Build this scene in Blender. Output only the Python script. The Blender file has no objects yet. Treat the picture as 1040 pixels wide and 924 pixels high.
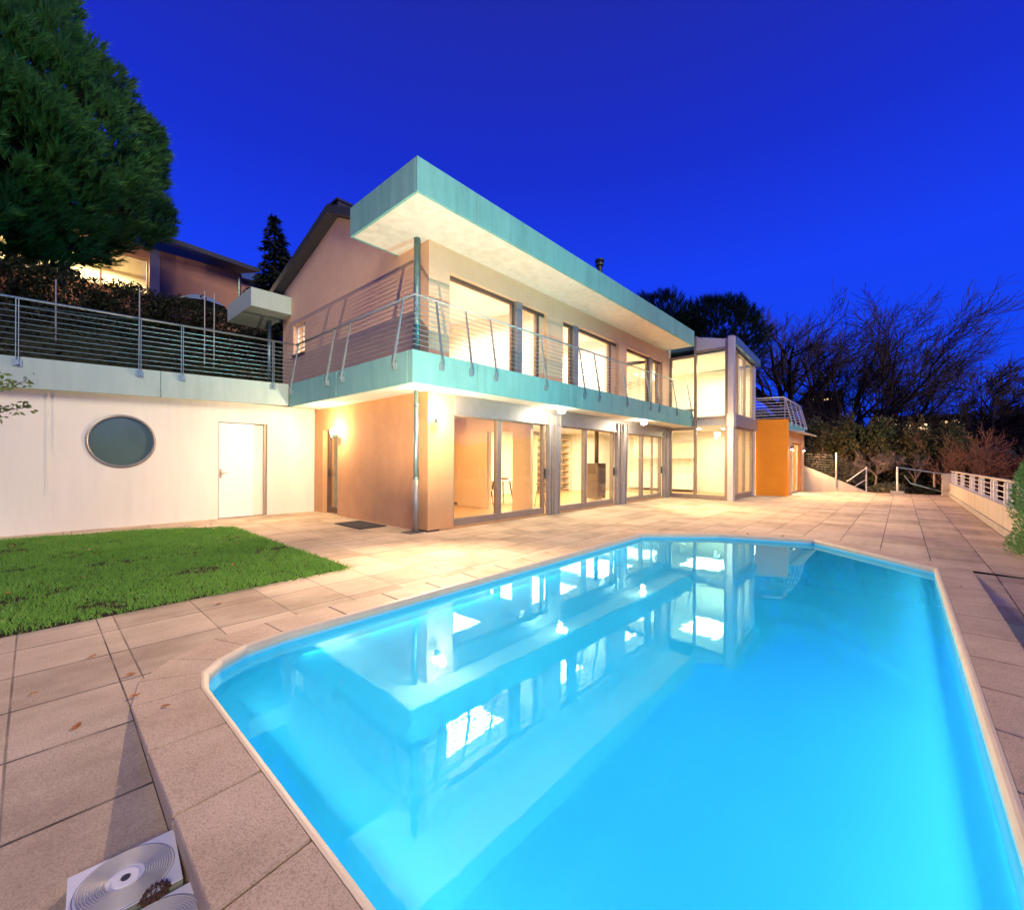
import bpy, bmesh, math, random
from mathutils import Vector, Matrix, noise
R = math.radians
random.seed(7)
sc = bpy.context.scene
col = sc.collection

# ------------------------------------------------------------------ helpers
def nm(name):
    m = bpy.data.materials.new(name); m.use_nodes = True
    nt = m.node_tree; nt.nodes.clear()
    out = nt.nodes.new('ShaderNodeOutputMaterial')
    return m, nt, out
def N(nt, t, **kw):
    n = nt.nodes.new('ShaderNode' + t)
    for k, v in kw.items():
        if k in n.inputs: n.inputs[k].default_value = v
        else: setattr(n, k, v)
    return n
def L(nt, a, ao, b, bi): nt.links.new(a.outputs[ao], b.inputs[bi])
def ramp(nt, stops):
    r = nt.nodes.new('ShaderNodeValToRGB'); e = r.color_ramp.elements
    e[0].position, e[0].color = stops[0][0], (*stops[0][1], 1)
    e[1].position, e[1].color = stops[1][0], (*stops[1][1], 1)
    for p, c in stops[2:]:
        q = e.new(p); q.color = (*c, 1)
    return r
def mat(name, c1, c2=None, rough=.7, metal=0., scale=6., bump=.1, bscale=60., spec=.4, streak=False, detail=5, weather=0.):
    m, nt, out = nm(name)
    p = N(nt, 'BsdfPrincipled', Roughness=rough, Metallic=metal)
    p.inputs['Specular IOR Level'].default_value = spec
    tc = N(nt, 'TexCoord')
    n1 = N(nt, 'TexNoise', Scale=scale, Detail=detail, Roughness=.62)
    if streak:
        mp = N(nt, 'Mapping'); mp.inputs['Scale'].default_value = (1, 1, .12)
        L(nt, tc, 'Object', mp, 'Vector'); L(nt, mp, 'Vector', n1, 'Vector')
    else: L(nt, tc, 'Object', n1, 'Vector')
    r = ramp(nt, [(.3, c1), (.7, c2 or tuple(x * .85 for x in c1))])
    L(nt, n1, 'Fac', r, 'Fac'); L(nt, r, 'Color', p, 'Base Color')
    if weather:
        m2 = N(nt, 'Mapping'); m2.inputs['Scale'].default_value = (2.2, 2.2, .22); L(nt, tc, 'Object', m2, 'Vector')
        w1 = N(nt, 'TexNoise', Scale=2.4, Detail=9., Roughness=.7); L(nt, m2, 'Vector', w1, 'Vector')
        w2 = N(nt, 'TexNoise', Scale=.7, Detail=6., Roughness=.6); L(nt, tc, 'Object', w2, 'Vector')
        av = N(nt, 'Math', operation='ADD'); L(nt, w1, 'Fac', av, 0); L(nt, w2, 'Fac', av, 1)
        wr = ramp(nt, [(.36, (.62, .60, .56)), (.52, (1, 1, 1))])
        hv = N(nt, 'Math', operation='MULTIPLY'); L(nt, av, 0, hv, 0); hv.inputs[1].default_value = .5; L(nt, hv, 0, wr, 'Fac')
        mw = N(nt, 'Mix', data_type='RGBA', blend_type='MULTIPLY'); mw.inputs[0].default_value = weather
        L(nt, r, 'Color', mw, 6); L(nt, wr, 'Color', mw, 7); L(nt, mw, 2, p, 'Base Color')
    if bump:
        n2 = N(nt, 'TexNoise', Scale=bscale, Detail=4.)
        L(nt, tc, 'Object', n2, 'Vector')
        b = N(nt, 'Bump', Strength=bump, Distance=.01)
        L(nt, n2, 'Fac', b, 'Height'); L(nt, b, 'Normal', p, 'Normal')
    L(nt, p, 'BSDF', out, 'Surface')
    return m
def emis(name, c, s):
    m, nt, out = nm(name); e = N(nt, 'Emission', Strength=s); e.inputs['Color'].default_value = (*c, 1)
    L(nt, e, 'Emission', out, 'Surface'); return m
def schlick(nt, p=4.5):
    lw = N(nt, 'LayerWeight', Blend=.5); pw = N(nt, 'Math', operation='POWER'); L(nt, lw, 'Facing', pw, 0); pw.inputs[1].default_value = p
    return pw
def glassmat(name, tint=(.95, .97, .96), base=.03, k=1., ior=1.45, gc=(1, 1, 1)):
    m, nt, out = nm(name)
    t = N(nt, 'BsdfTransparent'); t.inputs['Color'].default_value = (*tint, 1)
    g = N(nt, 'BsdfGlossy', Roughness=0.01); g.inputs['Color'].default_value = (*gc, 1)
    f = schlick(nt)
    ma = N(nt, 'Math', operation='MULTIPLY_ADD'); ma.inputs[1].default_value = k; ma.inputs[2].default_value = base
    ma.use_clamp = True
    mx = N(nt, 'MixShader')
    L(nt, f, 'Value', ma, 0); L(nt, ma, 'Value', mx, 'Fac'); L(nt, t, 'BSDF', mx, 1); L(nt, g, 'BSDF', mx, 2)
    L(nt, mx, 'Shader', out, 'Surface'); return m

def tag(o, label=None, cat=None, group=None, kind=None):
    if label: o['label'] = label
    if cat: o['category'] = cat
    if group: o['group'] = group
    if kind: o['kind'] = kind
    return o
def empty(name, loc=(0, 0, 0), rz=0, **kw):
    o = bpy.data.objects.new(name, None); col.objects.link(o)
    o.location = loc; o.rotation_euler = (0, 0, rz); o.empty_display_size = .2
    return tag(o, **kw)
class G:
    """collects faces, builds one mesh object"""
    def __init__(s): s.v = []; s.f = []
    def poly(s, pts):
        i = len(s.v); s.v += [tuple(p) for p in pts]; s.f.append(tuple(range(i, i + len(pts)))); return s
    def box(s, x0, x1, y0, y1, z0, z1):
        x0, x1 = sorted((x0, x1)); y0, y1 = sorted((y0, y1)); z0, z1 = sorted((z0, z1))
        i = len(s.v)
        s.v += [(x, y, z) for z in (z0, z1) for x, y in ((x0, y0), (x1, y0), (x1, y1), (x0, y1))]
        s.f += [(i+3, i+2, i+1, i), (i+4, i+5, i+6, i+7)] + [(i+k, i+(k+1) % 4, i+4+(k+1) % 4, i+4+k) for k in range(4)]
        return s
    def prism(s, pts, z0, z1, zt=None):
        """pts counter-clockwise; z1 number or list"""
        n = len(pts); i = len(s.v)
        zz0 = z0 if isinstance(z0, (list, tuple)) else [z0] * n
        zz1 = z1 if isinstance(z1, (list, tuple)) else [z1] * n
        s.v += [(p[0], p[1], a) for p, a in zip(pts, zz0)] + [(p[0], p[1], a) for p, a in zip(pts, zz1)]
        s.f += [tuple(range(i + n - 1, i - 1, -1)), tuple(range(i + n, i + 2 * n))]
        s.f += [(i + k, i + (k + 1) % n, i + n + (k + 1) % n, i + n + k) for k in range(n)]
        return s
    def hexa(s, b, t):
        i = len(s.v); s.v += [tuple(p) for p in b] + [tuple(p) for p in t]
        s.f += [(i+3, i+2, i+1, i), (i+4, i+5, i+6, i+7)] + [(i+k, i+(k+1) % 4, i+4+(k+1) % 4, i+4+k) for k in range(4)]
        return s
    def tube(s, pts, rad, n=8, caps=True):
        pts = [Vector(p) for p in pts]; m = len(pts)
        rads = rad if isinstance(rad, (list, tuple)) else [rad] * m
        i = len(s.v); ref = None
        for k, p in enumerate(pts):
            d = (pts[min(k + 1, m - 1)] - pts[max(k - 1, 0)]).normalized()
            if ref is None: ref = d.orthogonal().normalized()
            ref = (ref - d * ref.dot(d))
            ref = ref.normalized() if ref.length > 1e-6 else d.orthogonal().normalized()
            w = d.cross(ref)
            for j in range(n):
                a = 2 * math.pi * j / n
                s.v.append(tuple(p + (ref * math.cos(a) + w * math.sin(a)) * rads[k]))
        for k in range(m - 1):
            for j in range(n):
                s.f.append((i + k*n + j, i + k*n + (j+1) % n, i + (k+1)*n + (j+1) % n, i + (k+1)*n + j))
        if caps:
            s.f.append(tuple(i + j for j in range(n - 1, -1, -1))); s.f.append(tuple(i + (m-1)*n + j for j in range(n)))
        return s
    def lathe(s, prof, c=(0, 0, 0), n=24, axis='z'):
        i = len(s.v); m = len(prof)
        for r, h in prof:
            for j in range(n):
                a = 2 * math.pi * j / n; x, y = r * math.cos(a), r * math.sin(a)
                p = (x, y, h) if axis == 'z' else ((h, x, y) if axis == 'x' else (y, h, x))
                s.v.append((c[0] + p[0], c[1] + p[1], c[2] + p[2]))
        for k in range(m - 1):
            for j in range(n):
                s.f.append((i + k*n + j, i + k*n + (j+1) % n, i + (k+1)*n + (j+1) % n, i + (k+1)*n + j))
        s.f.append(tuple(i + j for j in range(n - 1, -1, -1))); s.f.append(tuple(i + (m-1)*n + j for j in range(n)))
        return s
    def build(s, name, m, parent=None, smooth=False, bevel=0, **kw):
        me = bpy.data.meshes.new(name); me.from_pydata(s.v, [], s.f)
        me.materials.append(m)
        if smooth: me.polygons.foreach_set('use_smooth', [True] * len(me.polygons))
        me.update()
        o = bpy.data.objects.new(name, me); col.objects.link(o)
        if parent: o.parent = parent
        if bevel:
            b = o.modifiers.new('bevel', 'BEVEL'); b.width = bevel; b.segments = 2; b.limit_method = 'ANGLE'
        return tag(o, **kw)
def local(o, parent):
    """keep world placement of a mesh whose parent empty stands elsewhere"""
    o.matrix_parent_inverse = parent.matrix_basis.inverted(); return o
def wall(g, axis, c0, c1, a0, a1, z0, z1, holes=()):
    """slab wall: axis 'x' runs along x with thickness c0..c1 in y; 'y' runs along y with thickness in x"""
    A = sorted({a0, a1, *[h[0] for h in holes], *[h[1] for h in holes]})
    Zs = sorted({z0, z1, *[h[2] for h in holes], *[h[3] for h in holes]})
    A = [a for a in A if a0 <= a <= a1]; Zs = [z for z in Zs if z0 <= z <= z1]
    def solid(i, j):
        if not (0 <= i < len(A) - 1 and 0 <= j < len(Zs) - 1): return False
        a = (A[i] + A[i+1]) / 2; z = (Zs[j] + Zs[j+1]) / 2
        return not any(h[0] < a < h[1] and h[2] < z < h[3] for h in holes)
    P = (lambda a, c, z: (a, c, z)) if axis == 'x' else (lambda a, c, z: (c, a, z))
    for i in range(len(A) - 1):
        for j in range(len(Zs) - 1):
            if not solid(i, j): continue
            a, b, p, q = A[i], A[i+1], Zs[j], Zs[j+1]
            for c in (c0, c1): g.poly([P(a, c, p), P(b, c, p), P(b, c, q), P(a, c, q)])
            if not solid(i - 1, j): g.poly([P(a, c0, p), P(a, c1, p), P(a, c1, q), P(a, c0, q)])
            if not solid(i + 1, j): g.poly([P(b, c0, p), P(b, c1, p), P(b, c1, q), P(b, c0, q)])
            if not solid(i, j - 1): g.poly([P(a, c0, p), P(a, c1, p), P(b, c1, p), P(b, c0, p)])
            if not solid(i, j + 1): g.poly([P(a, c0, q), P(a, c1, q), P(b, c1, q), P(b, c0, q)])
    return g

# ------------------------------------------------------------------ materials
M = {}
M['peach'] = mat('peach_render', (.62, .36, .18), (.56, .31, .15), .85, weather=.15, scale=2.5, bump=.35, bscale=90, spec=.2)
M['upper'] = mat('upper_render', (.70, .48, .31), (.64, .43, .275), .85, weather=.15, scale=2.2, bump=.3, bscale=90, spec=.2)
M['cream'] = mat('cream_render', (.80, .78, .70), (.76, .74, .63), .85, weather=.22, scale=1.4, bump=.25, bscale=70, spec=.2)
M['orange'] = mat('orange_render', (.80, .30, .025), (.74, .26, .02), .8, scale=2, bump=.25, bscale=90, spec=.2)
M['salmon'] = mat('salmon_render', (.46, .24, .18), (.41, .21, .16), .85, scale=2, bump=.2)
M['fascia'] = mat('teal_lit_concrete', (.18, .41, .39), (.13, .34, .33), .7, weather=.5, scale=5, bump=.15, bscale=40, streak=True, spec=.3, detail=8)  # concrete with the teal of the light falling on it put into the colour
M['fasciap'] = mat('pale_teal_lit_concrete', (.40, .52, .50), (.33, .45, .43), .7, weather=.3, scale=5, bump=.15, bscale=40, streak=True, spec=.3, detail=8)  # paler fascia concrete, teal light tint again part of the colour
M['soffit'] = mat('soffit_paint', (.68, .65, .58), (.60, .57, .50), .8, weather=.6, scale=3, bump=.12, bscale=50, spec=.2, detail=8)
M['white'] = mat('white_paint', (.82, .82, .80), (.79, .79, .77), .5, bump=.02)
M['inwall'] = mat('interior_plaster', (.82, .78, .66), (.79, .75, .63), .8, bump=.03)
M['inorange'] = mat('interior_warm_plaster', (.80, .60, .36), (.77, .57, .34), .8, bump=.03)
M['wood'] = mat('oak_floor', (.55, .33, .15), (.42, .24, .10), .35, scale=3, bump=.05)
M['alu'] = mat('aluminium_frame', (.32, .26, .21), (.27, .22, .18), .45, metal=.3, bump=.02)
M['bronze'] = mat('bronze_frame', (.16, .10, .07), (.13, .085, .06), .5, metal=.2, bump=.02)
M['beam'] = mat('steel_beam_paint', (.30, .29, .28), (.26, .25, .24), .42, metal=.4, bump=.03)
M['colpaint'] = mat('column_paint', (.36, .34, .32), (.31, .29, .28), .45, metal=.3, bump=.02)
M['steelw'] = mat('pale_steel', (.60, .58, .56), (.52, .51, .50), .4, metal=.3, bump=.02)
M['rail'] = mat('galvanised_rail', (.32, .42, .44), (.26, .35, .37), .38, metal=.6, bump=.03)
M['railw'] = mat('pale_rail', (.70, .66, .62), (.62, .59, .56), .45, metal=.2, bump=.02)
M['zinc'] = mat('zinc_pipe', (.20, .33, .34), (.15, .26, .27), .4, metal=.6, bump=.03)
M['dark'] = mat('dark_roof_metal', (.05, .055, .07), (.035, .04, .05), .5, metal=.2, bump=.05)
M['bluecap'] = mat('blue_grey_flashing', (.14, .26, .36), (.11, .21, .30), .4, metal=.5, bump=.03)
M['concw'] = mat('parapet_concrete', (.50, .44, .37), (.38, .33, .28), .85, scale=3, bump=.3, bscale=50, streak=True, spec=.2, detail=8)
M['concp'] = mat('plain_concrete', (.38, .35, .32), (.29, .27, .25), .85, scale=4, bump=.3, bscale=50, spec=.2, detail=8)
M['stove'] = mat('stove_iron', (.14, .09, .055), (.11, .07, .045), .55, metal=.3, bump=.05)
M['chairw'] = mat('white_chair_shell', (.78, .76, .72), None, .5, bump=.02)
M['chwood'] = mat('walnut_legs', (.20, .09, .04), None, .5, bump=.02)
M['bark'] = mat('bark', (.075, .05, .038), (.05, .036, .03), .9, scale=8, bump=.6, bscale=20, spec=.1)
M['barkred'] = mat('bare_twig_bark', (.24, .11, .065), (.17, .075, .05), .9, scale=8, bump=.4, bscale=20, spec=.1)
M['barkpale'] = mat('pale_bark', (.26, .20, .16), (.2, .15, .12), .9, scale=8, bump=.4, bscale=20, spec=.1)
M['doormat'] = mat('door_mat_fibre', (.07, .065, .065), (.04, .04, .04), .95, scale=40, bump=.8, bscale=200)
M['grate'] = mat('drain_metal', (.25, .25, .25), None, .5, metal=.6)
M['panel'] = mat('white_plastic', (.70, .70, .70), (.66, .66, .66), .4, scale=3, bump=.02)
M['panedge'] = mat('panel_edge', (.25, .27, .24), None, .7)
M['leafdry'] = mat('dry_leaf', (.42, .16, .04), (.30, .10, .03), .8, scale=20, bump=.3)
M['leafyel'] = mat('yellow_leaf', (.55, .36, .08), (.42, .25, .06), .8, scale=20, bump=.3)
M['cone'] = mat('pine_cone_scales', (.10, .045, .03), (.06, .03, .02), .8, scale=20, bump=.3)
M['soil'] = mat('soil', (.05, .035, .025), (.03, .022, .015), .95, scale=4, bump=.8, bscale=12, spec=.1)
M['slope'] = mat('garden_slope', (.035, .045, .02), (.02, .025, .015), .95, scale=1.5, bump=1., bscale=8, spec=.1)
M['glass'] = glassmat('window_glass', base=.05)
M['railblue'] = mat('pale_blue_canvas', (.20, .30, .42), None, .8)
M['lampglass'] = emis('lamp_glow', (1, .93, .78), 30)
M['addedlamp'] = emis('added_lamp_glow', (.35, .85, 1), .9)  # glow of the added pool strips and the added spotlight lens
M['farlight'] = emis('far_window_glow', (1, .62, .30), 2.2)
M['mullion'] = mat('warm_mullion', (.42, .33, .24), (.37, .29, .21), .45, metal=.2, bump=.02)
M['curtain'] = mat('pale_blind', (.80, .72, .56), (.74, .66, .50), .8, scale=3, bump=.1)
def leafmat(name, a, b, c=None, trans=.25):
    m, nt, out = nm(name)
    tc = N(nt, 'TexCoord'); n1 = N(nt, 'TexNoise', Scale=.9, Detail=3.); n2 = N(nt, 'TexNoise', Scale=9., Detail=2.)
    L(nt, tc, 'Object', n1, 'Vector'); L(nt, tc, 'Object', n2, 'Vector')
    r = ramp(nt, [(.35, a), (.62, b)] + ([(.72, c)] if c else []))
    mx = N(nt, 'Math', operation='MULTIPLY_ADD'); mx.inputs[1].default_value = .5
    mm = N(nt, 'Math', operation='MULTIPLY'); mm.inputs[1].default_value = .5
    L(nt, n1, 'Fac', mx, 0); L(nt, n2, 'Fac', mm, 0); L(nt, mm, 'Value', mx, 2); L(nt, mx, 'Value', r, 'Fac')
    p = N(nt, 'BsdfPrincipled', Roughness=.65); p.inputs['Specular IOR Level'].default_value = .25
    t = N(nt, 'BsdfTranslucent'); s = N(nt, 'MixShader', Fac=trans)
    L(nt, r, 'Color', p, 'Base Color'); L(nt, r, 'Color', t, 'Color')
    L(nt, p, 'BSDF', s, 1); L(nt, t, 'BSDF', s, 2); L(nt, s, 'Shader', out, 'Surface')
    return m
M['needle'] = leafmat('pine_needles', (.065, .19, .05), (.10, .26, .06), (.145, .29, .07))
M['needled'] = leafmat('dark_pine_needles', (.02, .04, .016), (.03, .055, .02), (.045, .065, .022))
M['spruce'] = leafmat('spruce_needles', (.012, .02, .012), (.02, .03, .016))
M['hedge'] = leafmat('dark_hedge_leaves', (.02, .026, .012), (.032, .034, .016), (.06, .045, .025))
M['laurel'] = leafmat('laurel_leaves', (.05, .085, .028), (.14, .10, .04), (.28, .11, .045))
M['beech'] = leafmat('copper_beech_leaves', (.13, .05, .025), (.19, .075, .035), (.24, .10, .05))
M['cypress'] = leafmat('bright_conifer_leaves', (.14, .34, .10), (.2, .44, .14), (.28, .5, .18))
M['twigleaf'] = leafmat('light_shrub_leaves', (.12, .20, .05), (.20, .27, .08), (.32, .32, .12))
M['grass'] = leafmat('grass_blades', (.13, .33, .045), (.20, .44, .075), (.36, .48, .13), .3)
M['lavender'] = leafmat('grey_lavender', (.12, .12, .07), (.2, .18, .10))

# paving: one grid over the whole terrace
def pavemat():
    m, nt, out = nm('concrete_paving')
    p = N(nt, 'BsdfPrincipled', Roughness=.78); p.inputs['Specular IOR Level'].default_value = .3
    tc = N(nt, 'TexCoord'); sx = N(nt, 'SeparateXYZ'); L(nt, tc, 'Object', sx, 'Vector')
    def grid(o, off, pitch, wd):
        a = N(nt, 'Math', operation='MULTIPLY_ADD'); a.inputs[1].default_value = 1 / pitch; a.inputs[2].default_value = -off / pitch
        L(nt, sx, o, a, 0)
        f = N(nt, 'Math', operation='FRACT'); L(nt, a, 0, f, 0)
        s = N(nt, 'Math', operation='SUBTRACT'); L(nt, f, 0, s, 0); s.inputs[1].default_value = .5
        b = N(nt, 'Math', operation='ABSOLUTE'); L(nt, s, 0, b, 0)
        mr = N(nt, 'MapRange'); L(nt, b, 0, mr, 'Value')
        mr.inputs['From Min'].default_value = .5 - wd / pitch; mr.inputs['From Max'].default_value = .5 - wd / pitch * .4
        fl = N(nt, 'Math', operation='FLOOR'); L(nt, a, 0, fl, 0)
        return mr, fl
    gt, ft = grid('Y', -5.42, .565, .0095)
    gs, fs = grid('X', -4.07, .56, .0075)
    mxg = N(nt, 'Math', operation='MULTIPLY'); L(nt, gs, 0, mxg, 0); mxg.inputs[1].default_value = .7
    # one extra line parallel to the left grid line (cut strip of slab)
    e1 = N(nt, 'Math', operation='ADD'); L(nt, sx, 'X', e1, 0); e1.inputs[1].default_value = 4.735
    e2 = N(nt, 'Math', operation='ABSOLUTE'); L(nt, e1, 0, e2, 0)
    e3 = N(nt, 'Math', operation='LESS_THAN'); L(nt, e2, 0, e3, 0); e3.inputs[1].default_value = .004
    e4 = N(nt, 'Math', operation='MAXIMUM'); L(nt, e3, 0, e4, 0); L(nt, mxg, 0, e4, 1); mxg = e4
    mm = N(nt, 'Math', operation='MAXIMUM'); L(nt, gt, 0, mm, 0); L(nt, mxg, 0, mm, 1)
    # broken, dirty joints
    nj = N(nt, 'TexNoise', Scale=3.5, Detail=4.); L(nt, tc, 'Object', nj, 'Vector')
    rj = N(nt, 'MapRange'); L(nt, nj, 'Fac', rj, 'Value'); rj.inputs['From Min'].default_value = .3; rj.inputs['From Max'].default_value = .6
    rj.inputs['To Min'].default_value = .35
    jm = N(nt, 'Math', operation='MULTIPLY'); L(nt, mm, 0, jm, 0); L(nt, rj, 0, jm, 1)
    cv = N(nt, 'CombineXYZ'); L(nt, fs, 0, cv, 'X'); L(nt, ft, 0, cv, 'Y')
    wn = N(nt, 'TexWhiteNoise'); wn.noise_dimensions = '2D'; L(nt, cv, 'Vector', wn, 'Vector')
    n1 = N(nt, 'TexNoise', Scale=1.3, Detail=7., Roughness=.65); L(nt, tc, 'Object', n1, 'Vector')
    mp = N(nt, 'Mapping'); mp.inputs['Scale'].default_value = (.5, 5, 1); L(nt, tc, 'Object', mp, 'Vector')
    n3 = N(nt, 'TexNoise', Scale=1.6, Detail=5.); L(nt, mp, 'Vector', n3, 'Vector')
    ad = N(nt, 'Math', operation='MULTIPLY_ADD'); L(nt, wn, 'Value', ad, 0); ad.inputs[1].default_value = .34; L(nt, n1, 'Fac', ad, 2)
    ad2 = N(nt, 'Math', operation='MULTIPLY_ADD'); L(nt, n3, 'Fac', ad2, 0); ad2.inputs[1].default_value = .35; L(nt, ad, 0, ad2, 2)
    r = ramp(nt, [(.45, (.30, .225, .145)), (1.15, (.62, .50, .345))]); L(nt, ad2, 0, r, 'Fac')
    n2 = N(nt, 'TexNoise', Scale=120., Detail=3.); L(nt, tc, 'Object', n2, 'Vector')
    r2 = ramp(nt, [(.32, (.72, .70, .68)), (.55, (1, 1, 1)), (.75, (1.12, 1.12, 1.12))]); L(nt, n2, 'Fac', r2, 'Fac')
    mc = N(nt, 'Mix', data_type='RGBA', blend_type='MULTIPLY'); mc.inputs[0].default_value = .8
    L(nt, r, 'Color', mc, 6); L(nt, r2, 'Color', mc, 7)
    md = N(nt, 'Mix', data_type='RGBA'); L(nt, jm, 0, md, 0); L(nt, mc, 2, md, 6); md.inputs[7].default_value = (.05, .038, .03, 1)
    L(nt, md, 2, p, 'Base Color')
    hh = N(nt, 'Math', operation='MULTIPLY_ADD'); L(nt, jm, 0, hh, 0); hh.inputs[1].default_value = -1.; L(nt, n2, 'Fac', hh, 2)
    b = N(nt, 'Bump', Strength=.35, Distance=.006); L(nt, hh, 0, b, 'Height'); L(nt, b, 'Normal', p, 'Normal')
    L(nt, p, 'BSDF', out, 'Surface'); return m
M['pave'] = pavemat()
def copingmat():
    m, nt, out = nm('coping_stone')
    p = N(nt, 'BsdfPrincipled', Roughness=.7); p.inputs['Specular IOR Level'].default_value = .3
    tc = N(nt, 'TexCoord'); n1 = N(nt, 'TexNoise', Scale=2.2, Detail=7., Roughness=.6); n2 = N(nt, 'TexNoise', Scale=140., Detail=3.)
    L(nt, tc, 'Object', n1, 'Vector'); L(nt, tc, 'Object', n2, 'Vector')
    r = ramp(nt, [(.35, (.46, .345, .225)), (.65, (.60, .465, .32))]); L(nt, n1, 'Fac', r, 'Fac')
    r2 = ramp(nt, [(.30, (.62, .6, .58)), (.5, (1, 1, 1)), (.75, (1.15, 1.15, 1.15))]); L(nt, n2, 'Fac', r2, 'Fac')
    mc = N(nt, 'Mix', data_type='RGBA', blend_type='MULTIPLY'); mc.inputs[0].default_value = .85
    L(nt, r, 'Color', mc, 6); L(nt, r2, 'Color', mc, 7); L(nt, mc, 2, p, 'Base Color')
    b = N(nt, 'Bump', Strength=.4, Distance=.006); L(nt, n2, 'Fac', b, 'Height'); L(nt, b, 'Normal', p, 'Normal')
    L(nt, p, 'BSDF', out, 'Surface'); return m
M['coping'] = copingmat()
M['edging'] = mat('cream_edging', (.66, .56, .40), (.58, .48, .34), .55, scale=6, bump=.08, bscale=80)
M['liner'] = mat('pool_liner', (.24, .66, .78), (.20, .60, .74), .6, scale=1.2, bump=0)
def watermat():
    m, nt, out = nm('pool_water')
    t = N(nt, 'BsdfTransparent'); t.inputs['Color'].default_value = (.40, .84, 1, 1)
    g = N(nt, 'BsdfGlossy', Roughness=.012); g.inputs['Color'].default_value = (.34, .78, .88, 1)
    tl = N(nt, 'BsdfTranslucent'); tl.inputs['Color'].default_value = (.26, .86, .88, 1)
    mk = N(nt, 'MixShader', Fac=.5); L(nt, t, 'BSDF', mk, 1); L(nt, tl, 'BSDF', mk, 2); t = mk
    tc = N(nt, 'TexCoord'); nz = N(nt, 'TexNoise', Scale=2.4, Detail=4.)
    L(nt, tc, 'Object', nz, 'Vector')
    b = N(nt, 'Bump', Strength=.06, Distance=.02); L(nt, nz, 'Fac', b, 'Height'); L(nt, b, 'Normal', g, 'Normal')
    f = schlick(nt, 4.)
    ma = N(nt, 'Math', operation='MULTIPLY_ADD'); ma.inputs[1].default_value = .75; ma.inputs[2].default_value = .22; ma.use_clamp = True
    mx = N(nt, 'MixShader')
    L(nt, f, 'Value', ma, 0); L(nt, ma, 'Value', mx, 'Fac'); L(nt, t, 'Shader', mx, 1); L(nt, g, 'BSDF', mx, 2)
    L(nt, mx, 'Shader', out, 'Surface'); return m
M['water'] = watermat()

# ------------------------------------------------------------------ terrace, pool
# inner water edge (counter-clockwise seen from above) and outer coping edge
def off_poly(P, d):
    n = len(P); out = []
    for i in range(n):
        a, b, c = Vector(P[i-1]), Vector(P[i]), Vector(P[(i+1) % n])
        e1 = (b - a).normalized(); e2 = (c - b).normalized()
        n1 = Vector((e1.y, -e1.x)); n2 = Vector((e2.y, -e2.x))
        k = n1 + n2; k = k / k.length; s = d / max(.4, k.dot(n1))
        out.append((b.x + k.x * s, b.y + k.y * s))
    return out
PIN = [(-4.02, -7.13), (2.94, -7.13), (3.72, -6.34), (4.36, -5.62), (4.12, -4.85), (3.82, -4.16), (2.80, -3.09), (-3.80, -3.09), (-4.02, -3.155),
       (-4.22, -3.29), (-4.34, -3.43), (-4.375, -3.62), (-4.375, -6.75)]
PIN = [(-4.02, -7.13), (2.94, -7.13), (4.36, -5.62), (3.82, -4.16), (2.80, -3.09), (-3.75, -3.12), (-4.03, -3.17),
       (-4.22, -3.29), (-4.33, -3.42), (-4.375, -3.62), (-4.375, -6.75)]
POUT = off_poly(PIN, .36)
# clean outer corner near the lawn: soft curve like the inner edge
Q = POUT
terr = G()
mainring = [(-14, POUT[9][1]), (POUT[9][0], POUT[9][1]), POUT[8], POUT[7], POUT[6], POUT[5], POUT[4], POUT[3], POUT[2], POUT[1], (2.94, -8.42), (21.6, -8.42), (21.6, 5.2), (-14, 5.2)]
LX, Y0 = POUT[9]; RY = POUT[1][1]
bm = bmesh.new()
vs = [bm.verts.new((x, y, 0)) for x, y in mainring]
es = [bm.edges.new((vs[i], vs[(i+1) % len(vs)])) for i in range(len(vs))]
bmesh.ops.triangle_fill(bm, edges=es, use_beauty=True)
DR = -.33
def quad(*p): bm.faces.new([bm.verts.new(q) for q in p])
quad((-14, Y0, 0), (-14, RY, DR), (LX, RY, DR), (LX, Y0, 0))
quad((2.94, RY, 0), (LX, RY, DR), (LX, -8.42, DR), (2.94, -8.42, 0))
quad((LX, RY, DR), (-14, RY, DR), (-14, -8.42, DR), (LX, -8.42, DR))
bmesh.ops.recalc_face_normals(bm, faces=bm.faces)
for f in bm.faces:
    if f.normal.z < 0: f.normal_flip()
me = bpy.data.meshes.new('terrace'); bm.to_mesh(me); bm.free(); me.materials.append(M['pave'])
terrace = bpy.data.objects.new('terrace', me); col.objects.link(terrace); tag(terrace, kind='structure')

pool = empty('swimming_pool', (0, -5, 0), label='long swimming pool with chamfered end and stone coping, lit turquoise, beside the house', cat='pool')
g = G(); n = len(PIN)
WD = -1.55
for i in range(n):
    a, b = PIN[i], PIN[(i+1) % n]
    g.poly([(*a, -.03), (*b, -.03), (*b, WD), (*a, WD)])
g.poly([(x, y, WD) for x, y in PIN])
local(g.build('basin', M['liner'], pool), pool)
# submerged end steps
for k, zz in enumerate((-1.05, -1.3)):
    d = .45 + .45 * k
    g = G().prism([(2.94, -7.14), (4.36, -5.62), (3.81, -4.16), (2.80, -3.10), (2.80 - 1.25 * d, -3.10), (3.81 - 1.05 * d, -4.16 - .18 * d), (4.35 - 1.12 * d, -5.62), (2.94 - 1.2 * d, -7.14)], WD, zz)
    local(g.build('step', M['liner'], pool), pool)
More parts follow.
